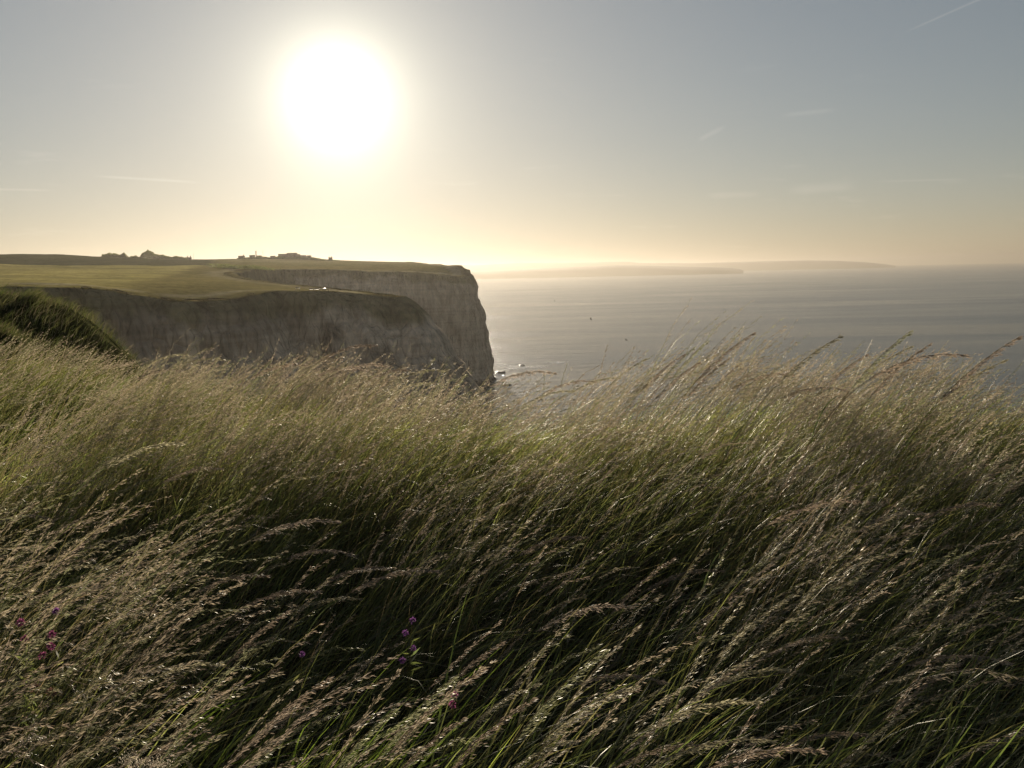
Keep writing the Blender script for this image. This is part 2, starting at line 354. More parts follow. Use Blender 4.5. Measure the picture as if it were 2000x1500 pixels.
# ---- terrain colours (what grows where)
def turf_tint(X, Y, z=None):
    n = fbm(X / 30, Y / 90, seed=31, oct=4); n2 = fbm(X / 9, Y / 9, seed=33, oct=3)
    d = np.hypot(X, Y)
    base = np.stack([0.16 + 0.10 * n, 0.135 + 0.08 * n, 0.055 + 0.03 * n], 1)          # rough pasture
    # mown green field, left of the boundary from (-120,258) to (-249,707)
    side = (X + 120) * (707 - 258) - (Y - 258) * (-249 + 120)
    green = (side < 0) & (d < 880) & (d > 120)
    stripes = fbm(X / 60 + Y / 400, Y / 22, seed=41, oct=4)
    g = np.stack([0.16 + 0.34 * stripes, 0.145 + 0.27 * stripes, 0.06 + 0.09 * stripes], 1)  # yellow shift in the green paints in backlit glow and golden haze
    base = np.where(green[:, None], g, base)
    hill = (d > 880) & (X < -0.33 * Y)
    h = np.stack([0.055 + 0.03 * n, 0.055 + 0.03 * n, 0.03 + 0.01 * n], 1)
    base = np.where(hill[:, None], h, base)
    strip = (d > 880) & (X > -0.33 * Y)
    s_ = np.stack([0.16 + 0.08 * n, 0.14 + 0.07 * n, 0.06 + 0.03 * n], 1)
    base = np.where(strip[:, None], s_, base)
    edge_d = signed_inland(X, Y)
    path = (d > 150) & (d < 1100) & (np.abs(edge_d - 9 - 5 * fbm(X / 50, Y / 50, seed=44, oct=2)) < 1.8 + 0.003 * d)      # worn clifftop path
    base = np.where(path[:, None], np.stack([0.27 + 0.1 * n2, 0.23 + 0.09 * n2, 0.14 + 0.06 * n2], 1), base)
    rough = (d > 150) & (edge_d < 7) & (d < 1100)
    base = np.where(rough[:, None], base * (0.45 + 0.5 * n2)[:, None], base)
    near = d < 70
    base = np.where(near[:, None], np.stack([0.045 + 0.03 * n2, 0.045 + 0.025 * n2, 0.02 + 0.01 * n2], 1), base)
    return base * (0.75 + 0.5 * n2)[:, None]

def growing(start, stop, s0, rate, cap):
    out = [start]; s = s0
    while out[-1] < stop:
        out.append(out[-1] + s); s = min(cap(out[-1]), s * rate)
    return np.array(out)
_cap = lambda v: 7 if v < 1100 else 13 if v < 1600 else 60
xs = np.concatenate([-growing(26, 3200, 0.6, 1.06, _cap)[::-1], np.arange(-25.6, 16, 0.5), growing(16, 260, 0.6, 1.12, lambda v: 12)])
ys = np.concatenate([-growing(8, 900, 0.6, 1.15, lambda v: 40)[::-1], np.arange(-7.5, 46, 0.5), growing(46, 4200, 0.6, 1.05, _cap)])
GX, GY = np.meshgrid(xs, ys, indexing='ij'); shp = GX.shape
sd = signed_inland(GX, GY)
dist = np.hypot(GX, GY).ravel()
lap = np.clip(0.012 * dist, 0.9, 10)                 # how far the cliff strip reaches inland over the turf
keep = sd > 0.03 * lap
gz = np.full(GX.size, 0.0); gz[keep] = height(GX.ravel()[keep], GY.ravel()[keep])
idx = np.arange(GX.size).reshape(shp)
quad = np.stack([idx[:-1, :-1], idx[1:, :-1], idx[1:, 1:], idx[:-1, 1:]], -1).reshape(-1, 4)
quad = quad[np.all(keep[quad], axis=1)]
used = np.unique(quad); remap = np.full(GX.size, -1); remap[used] = np.arange(len(used))
V = np.stack([GX.ravel()[used], GY.ravel()[used], gz[used]], 1)
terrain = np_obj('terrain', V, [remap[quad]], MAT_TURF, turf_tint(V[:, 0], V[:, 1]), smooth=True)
tag(terrain, 'rolling clifftop turf and fields behind the cliff edge', kind='structure')

# ---- cliffs: strips that start on the turf, round over the brink and drop into the sea
def cliff_strip(name, c0, c1, rows, label):
    P = COAST; T = np.gradient(P, axis=0); T /= np.linalg.norm(T, axis=1)[:, None]
    Nn = np.stack([T[:, 1], -T[:, 0]], 1)                                  # towards the sea
    k = np.hypot(P[:, 0], P[:, 1]); 
    # smooth the normals so that neighbouring columns do not cross
    for _ in range(30):
        Nn[1:-1] = (Nn[:-2] + 2 * Nn[1:-1] + Nn[2:]) / 4
    Nn /= np.linalg.norm(Nn, axis=1)[:, None]
    P, Nn, d = P[c0:c1], Nn[c0:c1], k[c0:c1]
    nC = len(P); lapc = np.clip(0.012 * d, 0.9, 10)
    top = height(P[:, 0], P[:, 1])
    near = np.clip((70 - d) / 30, 0, 1)                                    # grassy slopes close by
    far = np.clip((d - 520) / 150, 0, 1)                                   # far headland: steeper, bulging foot
    tip = np.exp(-((d - 350) / 28) ** 2) * (P[:, 0] > -75)
    u = np.concatenate([np.linspace(0, 0.12, 5), np.linspace(0.12, 1, rows - 4)[1:] ]) # row parameter
    grid = np.zeros((nC, len(u), 3)); tint = np.zeros((nC, len(u), 3))
    S = np.concatenate([[0], np.cumsum(np.linalg.norm(np.diff(P, axis=0), axis=1))])
    for j, uu in enumerate(u):
        if j < 4:                                                         # lap on the turf
            o = -lapc * (1 - j / 4.0)
            x = P[:, 0] + Nn[:, 0] * o; y = P[:, 1] + Nn[:, 1] * o
            z = height(x, y) + 0.03 + 0.0004 * d * (j > 0) - (0.25 + 0.004 * d) * (j == 0)
            fall = np.zeros(nC)
        else:
            t = ((uu - 0.12) / 0.88) ** 1.5                                # fraction of the drop
            drop = t * (top + 1.6)
            o_near = 1.95 * np.maximum(drop, 1e-6) ** 0.47 + 0.12 * drop
            o_mid = 0.32 * drop + 2.5 * (1 - np.exp(-drop / 3.0))
            o_tip = 0.57 * drop + 4.5 * (1 - np.exp(-drop / 3.0))
            q = drop / (top + 1.6)
            o_far = 27 * q - 12 * q ** 2 + 7 * np.clip((q - 0.93) / 0.07, 0, 1) ** 2
            o = near * o_near + (1 - near) * ((1 - far) * ((1 - tip) * o_mid + tip * o_tip) + far * o_far)
            amp = np.clip(drop / 10, 0, 1)
            ss = S + 1000
            big = (fbm(ss / 26, np.full(nC, t * 2.0), seed=51, oct=4) - 0.5) * 9
            rib = (fbm(ss / 6.0 + 0.15 * drop / 6, np.full(nC, t * 5.0), seed=61, oct=4) - 0.5) * 6.0
            ledge = (fbm(drop / 3.5, ss / 60, seed=71, oct=3) - 0.5) * 2.6
            sc = np.where(d < 70, 0.35, np.where(d > 500, 1.0, 0.9))
            o = o + amp * sc * (big + rib + ledge)
            x = P[:, 0] + Nn[:, 0] * o; y = P[:, 1] + Nn[:, 1] * o
            z = top - drop
            fall = drop
        grid[:, j] = np.stack([x, y, z], 1)
        rock_n = fbm((S + 500) / 9, fall / 14, seed=81, oct=4)
        rock_n2 = fbm((S + 90) / 45, fall / 40, seed=87, oct=3)
        edge = np.where(d < 70, 26.0, np.where(d > 520, 7.0, 9.0)) * (0.35 + 1.3 * fbm((S + 200) / 14, np.zeros(nC), seed=91, oct=3))
        edge = np.where((P[:, 0] < -150) & (P[:, 1] > 470) & (P[:, 1] < 768), 30.0, edge)
        grass = np.clip((edge - fall) / 4 + (rock_n - 0.5) * 2.2 * min(1, max(0, j - 4) / 5), 0, 1)
        rock = np.stack([0.44 + 0.24 * rock_n, 0.36 + 0.21 * rock_n, 0.27 + 0.17 * rock_n], 1) * (0.45 + 0.95 * rock_n2)[:, None]
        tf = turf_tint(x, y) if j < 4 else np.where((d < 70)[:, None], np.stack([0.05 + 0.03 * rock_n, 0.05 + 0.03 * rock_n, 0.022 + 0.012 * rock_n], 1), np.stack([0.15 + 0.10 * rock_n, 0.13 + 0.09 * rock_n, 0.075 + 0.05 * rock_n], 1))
        weed = np.clip((fall - (top - 3.5)) / 3, 0, 1)[:, None]           # dark wet foot
        c = tf * grass[:, None] + rock * (1 - grass[:, None])
        tint[:, j] = c * (1 - weed) + np.array([0.05, 0.048, 0.04]) * weed
    nR = len(u); ii = np.arange(nC * nR).reshape(nC, nR)
    q = np.stack([ii[:-1, :-1], ii[:-1, 1:], ii[1:, 1:], ii[1:, :-1]], -1).reshape(-1, 4)
    ob = np_obj(name, grid.reshape(-1, 3), [q], MAT_CLIFF, tint.reshape(-1, 3), smooth=True)
    tag(ob, label, kind='structure')
    return grid
_cd = np.hypot(COAST[:, 0], COAST[:, 1])
i_a = int(np.argmax((COAST[:, 1] > 58)))                  # end of the near bank
i_b = int(np.argmax((COAST[:, 1] > 480)))                 # end of the first bay
BANK = cliff_strip('bank_slope', 0, i_a + 1, 46, 'grassy brink and bank falling away to the sea')
cliff_strip('near_cliff', i_a, i_b + 1, 60, 'shaded chalk cliff face across the bay')
cliff_strip('far_headland', i_b, len(COAST), 60, 'sheer hazy headland beyond the near cliff')

# ------------------------------------------------------------------ sea, distant coast, haze
SEA_R = 30000
rr = np.concatenate([np.linspace(0, 300, 6), np.geomspace(360, SEA_R, 60)]); th = np.linspace(0, 2 * math.pi, 145)[:-1]
RR, TT = np.meshgrid(rr, th, indexing='ij'); idx = np.arange(RR.size).reshape(RR.shape)
Vs = np.stack([RR.ravel() * np.sin(TT.ravel()), RR.ravel() * np.cos(TT.ravel()), np.zeros(RR.size)], 1)
nx = np.roll(idx, -1, axis=1)
q = np.stack([idx[:-1], idx[1:], nx[1:], nx[:-1]], -1)[1:].reshape(-1, 4)
cap = np.stack([np.full(len(th), 0), idx[1], nx[1]], -1)
cap[:, 0] = idx[0, 0]
sea = np_obj('sea', Vs, [q, cap[:, [0, 2, 1]]], MAT_SEA)
sea.data.flip_normals() if sea.data.polygons[0].normal.z < 0 else None
tag(sea, 'grey open sea with low swell', kind='structure')

MAT_HILL = plain('far_moor', (0.075, 0.075, 0.055), 0.95, 0.3, 0.002, 0.1)
def distant(name, d, pts, depth, label):
    """a range of hills: a skyline taken from the photograph, with a seaward slope and a back slope"""
    px = np.linspace(pts[0][0], pts[-1][0], 160); py = np.interp(px, [p[0] for p in pts], [p[1] for p in pts])
    rows = []
    for k, (f, h) in enumerate(((0, 0), (0.12, 0.45), (0.3, 0.75), (0.5, 1.0), (0.75, 0.8), (1.0, 0.0))):
        dd = d + depth * f; r = []
        for a, b in zip(px, py):
            p = at(a, b, d + depth * 0.5); e = ray(a, b); s = dd / math.hypot(e[0], e[1])
            zt = max(2.0, p[2]) * h
            zt *= 1 + 0.25 * (noise(np.array([a / 23.0]), np.array([k * 3.3]), seed=5)[0] - 0.5) * (0 < h < 1)
            r.append((e[0] * s, e[1] * s, zt - 1.0 * (h == 0)))
        rows.append(r)
    G = np.array(rows); n, c = G.shape[:2]; ii = np.arange(n * c).reshape(n, c)
    q = np.stack([ii[:-1, :-1], ii[:-1, 1:], ii[1:, 1:], ii[1:, :-1]], -1).reshape(-1, 4)
    return tag(np_obj(name, G.reshape(-1, 3), [q], MAT_HILL, smooth=True), label, kind='structure')
distant('distant_coast', 12000, [(600, 531), (936, 529.5), (1010, 526.5), (1080, 523.5), (1140, 521), (1200, 518), (1260, 519), (1320, 520.5), (1380, 521.5), (1425, 523), (1443, 525), (1452, 528)], 1300, 'low wooded headland across the hazy bay')
distant('distant_moors', 19500, [(560, 520), (945, 517), (1005, 513.5), (1110, 513), (1170, 511.5), (1224, 511), (1250, 513.5), (1350, 514), (1410, 512.5), (1500, 510), (1580, 508.5), (1640, 509.5), (1690, 512), (1725, 515.5), (1750, 519)], 1500, 'faint range of moors fading into the horizon')

def haze_box():
    m, t = new_mat('air'); o = N(t, 'ShaderNodeOutputMaterial'); v = N(t, 'ShaderNodeVolumePrincipled')
    v.inputs['Color'].default_value = (0.285, 0.26, 0.222, 1); v.inputs['Density'].default_value = HAZE_DENSITY; v.inputs['Anisotropy'].default_value = HAZE_G
    t.links.new(v.outputs[0], o.inputs['Volume']); m.cycles.homogeneous_volume = True; m.cycles.volume_sampling = 'DISTANCE'
    B = 32000; z0, z1 = -3.0, 262.0
    Vb = np.array([(x, y, z) for x in (-B, B) for y in (-B, B) for z in (z0, z1)], float)
    Fb = np.array([(0, 1, 3, 2), (4, 6, 7, 5), (0, 4, 5, 1), (2, 3, 7, 6), (0, 2, 6, 4), (1, 5, 7, 3)])
    return tag(np_obj('haze', Vb, [Fb], m), 'pale warm sea haze', kind='stuff')
HAZE_DENSITY, HAZE_G = 7.0e-5, 0.62
haze_box()
#---MORE---
# ------------------------------------------------------------------ meadow grass bent by the wind
WIND = R(-4)                                      # the wind blows towards +X
def ground_z(x, y, sdv=None):
    x = np.asarray(x, float); y = np.asarray(y, float)
    if sdv is None: sdv = signed_inland(x, y)
    return height(x, y) - (np.clip(-sdv, 0, 4) / 1.95) ** (1 / 0.47)

def bend(base, H, l0, l1, az, K, p=1.7):
    """centre lines of blades: (n, K+1, 3)"""
    t = (np.arange(K) + 0.5) / K
    phi = l0[:, None] + (l1 - l0)[:, None] * t[None] ** p
    d = np.stack([np.sin(phi) * np.cos(az)[:, None], np.sin(phi) * np.sin(az)[:, None], np.cos(phi)], -1)
    P = np.concatenate([np.zeros((len(base), 1, 3)), np.cumsum(d, 1) * (H / K)[:, None, None]], 1)
    return P + base[:, None, :], d
def unit(v): return v / (np.linalg.norm(v, axis=-1, keepdims=True) + 1e-12)
class Soup:
    """collects ribbons and small faces into one mesh"""
    def __init__(s): s.v = []; s.q = []; s.t = []; s.c = []; s.n = 0
    def ribbons(s, P, W, side, col):
        n, k = P.shape[:2]; o = side[:, None, :] * W[..., None] * 0.5
        V = np.stack([P - o, P + o], 2).reshape(-1, 3)
        b = s.n + (np.arange(n) * k * 2)[:, None] + (np.arange(k - 1) * 2)[None]
        s.q.append(np.stack([b, b + 1, b + 3, b + 2], -1).reshape(-1, 4)); s.v.append(V)
        s.c.append(np.repeat(col.reshape(n, -1, 3) if col.ndim == 3 else np.repeat(col[:, None], k, 1), 2, axis=1).reshape(-1, 3)); s.n += len(V)
    def tubes(s, P, Rr, col):
        """three-sided tubes"""
        n, k = P.shape[:2]; T = unit(np.gradient(P, axis=1)); a = unit(np.cross(T, np.array([0.12, 0.97, 0.2]))); b = np.cross(T, a)
        ring = [a * math.cos(q) + b * math.sin(q) for q in (0, 2.094, 4.189)]
        V = np.stack([P + r * Rr[..., None] for r in ring], 2).reshape(-1, 3)
        o = s.n + (np.arange(n) * k * 3)[:, None, None] + (np.arange(k - 1) * 3)[None, :, None]
        j = np.arange(3)[None, None]; j2 = (j + 1) % 3
        s.q.append(np.stack([o + j, o + j2, o + 3 + j2, o + 3 + j], -1).reshape(-1, 4)); s.v.append(V)
        s.c.append(np.repeat(col[:, None], k * 3, 1).reshape(-1, 3)); s.n += len(V)
    def diamonds(s, P, D, L, W, S, col):
        """pointed husks: start P, direction D, length L, width W, side S"""
        m = P + D * (L * 0.42)[:, None]
        V = np.stack([P, m + S * (W * 0.5)[:, None], P + D * L[:, None], m - S * (W * 0.5)[:, None]], 1).reshape(-1, 3)
        b = s.n + np.arange(len(P)) * 4
        s.q.append(np.stack([b, b + 1, b + 2, b + 3], -1)); s.v.append(V); s.c.append(np.repeat(col, 4, 0)); s.n += len(V)
    def hairs(s, A, B, W, S, col):
        V = np.stack([A - S * (W * 0.5)[:, None], A + S * (W * 0.5)[:, None], B], 1).reshape(-1, 3)
        b = s.n + np.arange(len(A)) * 3
        s.t.append(np.stack([b, b + 1, b + 2], -1)); s.v.append(V); s.c.append(np.repeat(col, 3, 0)); s.n += len(V)
    def mesh(s, name, mat):
        return np_mesh(name, np.concatenate(s.v), ([np.concatenate(s.q)] if s.q else []) + ([np.concatenate(s.t)] if s.t else []), np.concatenate(s.c), False, mat)
    def obj(s, name, mat, parent=None):
        return link(bpy.data.objects.new(name, s.mesh(name, mat)), parent)
def rand_side(T, g):
    return unit(np.cross(T, unit(g.normal(size=T.shape))))

STRAW = np.array([[0.40, 0.34, 0.26], [0.35, 0.285, 0.23], [0.45, 0.40, 0.31], [0.32, 0.30, 0.21], [0.34, 0.285, 0.24], [0.27, 0.28, 0.17]]) * 0.88
GREEN = np.array([[0.13, 0.155, 0.06], [0.16, 0.18, 0.07], [0.11, 0.14, 0.065], [0.20, 0.20, 0.095]])
STEMC = np.array([[0.21, 0.19, 0.085], [0.25, 0.20, 0.11], [0.15, 0.165, 0.06]])
def pick(tab, n, g, jit=0.2):
    return tab[g.integers(0, len(tab), n)] * (1 + jit * g.normal(size=(n, 1))).clip(0.5, 1.6)

def seed_heads(soup, P, D, H, az, g, f0, nodes, per, husks, size, dense):
    """feathery panicles on the last part of each stalk; all branches combed to leeward"""
    n, K1 = P.shape[:2]; K = K1 - 1
    wind = np.stack([np.cos(az), np.sin(az), np.full(n, -0.12)], 1)
    base_col = pick(STRAW, n, g, 0.16)
    for k in range(nodes):
        u = (k + g.random(n) * 0.9) / nodes
        t = f0 + (1 - f0) * u
        fi = np.clip(t * K, 0, K - 1e-4); i0 = fi.astype(int); fr = (fi - i0)[:, None]
        A = P[np.arange(n), i0] * (1 - fr) + P[np.arange(n), i0 + 1] * fr
        T = D[np.arange(n), i0]
        for b in range(per):
            sp = (0.25 + 0.75 * g.random(n)) * dense
            dirn = unit(T * 0.85 + wind * (0.55 * sp)[:, None] + g.normal(size=(n, 3)) * (0.22 * sp)[:, None] + np.array([0, 0, -0.18]) * sp[:, None])
            Lb = (0.052 * (1 - u) ** 0.75 + 0.012) * (0.55 + 0.7 * g.random(n)) * (H / 1.1)
            B = A + dirn * Lb[:, None]
            S = rand_side(dirn, g)
            soup.hairs(A, B, np.full(n, 0.0009) * (0.7 + size * 0.3), S, base_col * 0.85)
            for h in range(husks):
                f = (h + 0.6 + 0.5 * g.random(n)) / (husks + 0.3)
                C = A + dirn * (Lb * f)[:, None] + g.normal(size=(n, 3)) * 0.0022
                d2 = unit(dirn + g.normal(size=(n, 3)) * 0.2 + np.array([0, 0, -0.1]))
                soup.diamonds(C, d2, (0.011 + 0.005 * g.random(n)) * size, (0.0017 + 0.0010 * g.random(n)) * size, rand_side(d2, g), base_col * (0.75 + 0.6 * g.random((n, 1))))

def field_noise(x, y):
    clump = fbm(x / 0.55, y / 0.8, seed=101, oct=3); wave = fbm(x / 1.6 + y * 0.35, y / 1.1, seed=107, oct=3)
    return clump, wave
def scatter(n, r0, r1, a0, a1, g, smin=-1.0):
    a = R(a0) + (R(a1) - R(a0)) * g.random(n); r = np.sqrt(r0 ** 2 + (r1 ** 2 - r0 ** 2) * g.random(n))
    x = r * np.sin(a); y = r * np.cos(a); sdv = signed_inland(x, y)
    k = sdv > smin; x, y, sdv = x[k], y[k], sdv[k]
    return np.stack([x, y, ground_z(x, y, sdv)], 1)

G1 = np.random.default_rng(11)
def sector(r0, r1, a0=-48, a1=48): return 0.5 * (R(a1) - R(a0)) * (r1 * r1 - r0 * r0)

TUSS = ((1.0, 5.9, 0.55, 0.34), (3.3, 5.6, 0.5, 0.18), (-1.9, 6.9, 0.4, 0.22), (0.0, 5.9, 0.55, -0.2), (-0.6, 6.3, 0.4, -0.12), (2.3, 6.1, 0.35, 0.15), (-2.9, 7.6, 0.5, 0.15), (4.2, 5.5, 2.3, -0.32), (2.3, 6.2, 0.5, -0.14), (0.25, 5.6, 0.5, -0.1), (-5.5, 12.0, 2.5, -0.12))   # taller tussocks on the ridge
def add_stalks(soup, per_m2, r0, r1, K, nodes, per, husks, size, tube, a0=-48, a1=48, hs=1.0):
    g = G1; B = scatter(int(per_m2 * sector(r0, r1, a0, a1)), r0, r1, a0, a1, g)
    cl, wv = field_noise(B[:, 0], B[:, 1]); keep = g.random(len(B)) < np.clip((cl - 0.36) * 4.5, 0.06, 1) * (1 - 0.8 * np.exp(-((B[:, 0] + 0.88) ** 2 + (B[:, 1] - 2.55) ** 2) / 0.3)) * (1 - 0.7 * np.exp(-((B[:, 0] + 0.6) ** 2 + (B[:, 1] - 1.75) ** 2) / 0.12)); B, cl, wv = B[keep], cl[keep], wv[keep]
    n = len(B); H = (1.02 + 0.75 * (cl - 0.5) + 0.8 * (wv - 0.5) + 0.10 * g.normal(size=n)).clip(0.5, 1.6) * hs
    for tx, ty, tr, ta in TUSS: H = H * (1 + ta * np.exp(-((B[:, 0] - tx) ** 2 + (B[:, 1] - ty) ** 2) / tr ** 2))
    l0 = R(5) + R(22) * wv + R(7) * g.normal(size=n); l1 = R(40) + R(62) * wv + R(20) * g.normal(size=n)
    az = WIND + 0.36 * g.normal(size=n)
    P, D = bend(B, H, l0, l1, az, K, 2.3)
    W = np.linspace(0.0024, 0.0009, K + 1)[None] * np.ones((n, 1)) * (0.8 + 0.3 * size)
    if tube: soup.tubes(P, W * 0.5, pick(STEMC, n, g))
    else: soup.ribbons(P, W, rand_side(D.mean(1), g), pick(STEMC, n, g))
    seed_heads(soup, P, D, H, az, g, 0.71, nodes, per, husks, size, 0.25 + 0.8 * g.random(n) ** 1.5)
    return n
def add_leaves(soup, per_m2, r0, r1, K, wide, a0=-48, a1=48, tab=GREEN, hmul=1.0, flat=0.0, smin=-1.0):
    g = G1; B = scatter(int(per_m2 * sector(r0, r1, a0, a1)), r0, r1, a0, a1, g, smin); n = len(B)
    cl, wv = field_noise(B[:, 0], B[:, 1])
    H = (0.42 + 0.40 * g.random(n) + 0.35 * (cl - 0.5)).clip(0.2, 1.0) * hmul
    l0 = R(8) + R(28) * g.random(n) + flat; l1 = R(45) + R(80) * g.random(n) + flat
    az = WIND + 0.65 * g.normal(size=n)
    P, D = bend(B, H, l0, l1, az, K, 1.5)
    t = np.linspace(0, 1, K + 1)[None]
    W = (0.0035 + 0.0035 * g.random(n))[:, None] * wide * (1 - t ** 2.2) * (0.55 + 0.9 * np.minimum(t * 4, 1) * 0.5) + 0.0003
    c = pick(tab, n, g, 0.25)
    colk = c[:, None] * (0.85 + 0.3 * t[..., None]) + t[..., None] * np.array([0.02, 0.012, 0.0])
    soup.ribbons(P, W, rand_side(D[:, :2].mean(1), g), colk)
DEAD = np.array([[0.28, 0.22, 0.155], [0.22, 0.175, 0.125], [0.33, 0.27, 0.185], [0.18, 0.15, 0.10]])

s_near = Soup(); s_mid = Soup(); s_far = Soup(); s_leaf = Soup()
add_stalks(s_near, 78, 0.95, 3.1, 10, 14, 3, 3, 1.0, True)
add_stalks(s_mid, 170, 3.1, 5.2, 7, 11, 2, 3, 1.2, False, hs=0.98)
add_stalks(s_mid, 290, 5.2, 8.5, 6, 9, 2, 3, 1.25, False, hs=0.89)
add_stalks(s_far, 105, 8.5, 16.0, 4, 7, 2, 2, 1.7, False, -55, -5, hs=0.8)
add_leaves(s_leaf, 330, 0.8, 3.2, 7, 1.45, hmul=1.3)
add_leaves(s_leaf, 500, 3.2, 5.0, 5, 1.15)
add_leaves(s_leaf, 750, 5.0, 8.0, 4, 1.2, hmul=0.95)
add_leaves(s_leaf, 200, 8.0, 17.0, 4, 1.8, -56, -5, tab=GREEN * 0.62)
add_leaves(s_leaf, 330, 0.8, 3.4, 4, 0.9, tab=DEAD, hmul=0.8, flat=R(16))
add_leaves(s_leaf, 260, 3.4, 8.5, 3, 1.2, tab=DEAD, hmul=0.9, flat=R(16))
for nm, s, m, lb in (('seeding_grass', s_near, MAT_SEED, 'wind-combed seeding grass on the shaded slope'), ('seeding_grass', s_mid, MAT_SEED, 'pale seeding grass along the sunlit ridge'),
                     ('seeding_grass', s_far, MAT_SEED, 'soft brown grass at the top of the brink before the bank'), ('grass_blades', s_leaf, MAT_LEAF, 'green and dry grass blades under the seed heads')):
    tag(s.obj(nm, m), lb, kind='stuff')

# the bank and its two spurs beyond the brink
def bank_grass():
    g = np.random.default_rng(21); s = Soup(); n = 60000
    x = -7 - 40 * g.random(n) ** 1.3; y = 11 + 52 * g.random(n); sdv = signed_inland(x, y)
    k = (sdv > -6.5) & (sdv < 9 + 4 * g.random(n)); x, y, sdv = x[k], y[k], sdv[k]; n = len(x)
    B = np.stack([x, y, ground_z(x, y, sdv) - 0.05], 1)[sdv[:] > 0.3]
    cols = np.where((BANK[:, 4, 1] > 11) & (BANK[:, 4, 0] < -5))[0]; m = 42000
    ci = cols[0] + (cols[-1] - 1 - cols[0]) * g.random(m); rj = 3 + 17 * g.random(m) ** 1.2; a = ci.astype(int); b = rj.astype(int); fa = (ci - a)[:, None]; fb = (rj - b)[:, None]
    S_ = (BANK[a, b] * (1 - fa) + BANK[a + 1, b] * fa) * (1 - fb) + (BANK[a, b + 1] * (1 - fa) + BANK[a + 1, b + 1] * fa) * fb
    B = np.vstack([B, S_ - np.array([0, 0, 0.05])]); x, y = B[:, 0], B[:, 1]; n = len(B)
    cl = fbm(x / 1.6, y / 1.6, seed=131, oct=3)
    H = (0.22 + 0.35 * g.random(n) ** 1.5 + 1.1 * (cl - 0.4)).clip(0.12, 1.15)
    P, D = bend(B, H, R(10) + R(25) * g.random(n), R(50) + R(60) * g.random(n), WIND + 0.5 * g.normal(size=n), 2)
    W = np.array([1, 0.8, 0.1])[None] * (0.012 + 0.012 * g.random(n))[:, None]
    tab = np.vstack([GREEN * 0.6, GREEN * 0.45, STRAW[:3] * 0.35])
    s.ribbons(P, W, rand_side(D.mean(1), g), pick(tab, n, g, 0.25) * (0.7 + 0.6 * cl[:, None]))
    tag(s.obj('bank_grass', MAT_BANK), 'rough dark grass on the bank and its spurs', kind='stuff')
bank_grass()
#---MORE2---
# ------------------------------------------------------------------ single grass stalks that stand out
def copy_part(p, parent):
    c = p.copy(); COL.objects.link(c); c.parent = parent
    return c
def stalk_template(i, kind):
    """one stalk with its base at the origin, leaning to leeward; returns its parts and its tip"""
    g = np.random.default_rng(300 + i); K = 14
    l0 = np.array([R(12 + 10 * g.random())]); l1 = np.array([R((46 if kind == 'upright' else 84) + 26 * g.random())])
    H = np.array([1.1]); az = np.array([WIND + 0.12 * g.normal()]); B = np.zeros((1, 3))
    P, D = bend(B, H, l0, l1, az, K, 1.9)
    st = Soup(); st.tubes(P, np.linspace(0.0021, 0.0008, K + 1)[None], pick(STEMC, 1, g, 0.1))
    sh = Soup(); seed_heads(sh, P, D, H, az, g, 0.68, 22 if kind != 'upright' else 19, 4, 4, 1.2, np.array([0.35 + 0.6 * g.random() if kind == 'upright' else 0.7 + 0.5 * g.random()]))
    lf = []
    for q in range(2):
        s = Soup(); f = 0.28 + 0.2 * q; b0 = P[:, int(f * K)]
        Pl, Dl = bend(b0, np.array([0.26 + 0.1 * g.random()]), np.array([R(22 + 10 * g.random())]), np.array([R(80 + 40 * g.random())]), az + (0.7 if q else -0.7), 8, 1.3)
        t = np.linspace(0, 1, 9)[None]; s.ribbons(Pl, 0.005 * (1 - t ** 2.5) * (0.6 + 0.4 * np.minimum(1, t * 4)) + 0.0003, rand_side(Dl[:, :2].mean(1), g), pick(GREEN, 1, g, 0.1)[:, None] * np.ones((1, 9, 1)))
        lf.append(s.mesh('leaf', MAT_LEAF))
    return dict(stem=st.mesh('stem', MAT_SEED), seed_head=sh.mesh('seed_head', MAT_SEED), leaf=lf, tip=P[0, -1])
TEMPL = {'upright': [stalk_template(i, 'upright') for i in range(6)], 'arched': [stalk_template(20 + i, 'arched') for i in range(6)]}
_sn = [0]
def stalk_at(px, py, kind, label, group, d=None, s=1.0):
    """a stalk whose tip is seen at the pixel; it stands on the ground"""
    T = TEMPL[kind][_sn[0] % 6]; _sn[0] += 1
    v = ray(px, py); dep = -v[2] / math.hypot(v[0], v[1])
    if d is None:
        d = 2.4
        for _ in range(6):
            b = v * (d / math.hypot(v[0], v[1])) - np.array([T['tip'][0] * s, T['tip'][1] * s, 0])
            gzv = ground_z([b[0]], [b[1]])[0]; d = np.clip((EYE - gzv - s * T['tip'][2]) / dep, 0.8, 9)
    tip = at(px, py, d)
    for _ in range(4):
        bx, by = tip[0] - s * T['tip'][0], tip[1] - s * T['tip'][1]; gzv = float(ground_z([bx], [by])[0])
        s = float(np.clip((tip[2] - gzv) / T['tip'][2], 0.5, 1.75))
    e = empty('grass_stalk', (bx, by, gzv - 0.01)); e.scale = (s, s, s)
    for nm in ('stem', 'seed_head'): link(bpy.data.objects.new(nm, T[nm]), e)
    for m in T['leaf']: link(bpy.data.objects.new('leaf', m), e)
    return tag(e, label[kind == 'arched'], 'grass', group + (' that arch over' if kind == 'arched' else ' that stand straighter'))
G3 = np.random.default_rng(5)
L1, GR1 = ('tall thin grass stalk standing nearly straight against the sea', 'grass stalk arching over at the tip against the sea'), 'grass stalks rising against the sea'
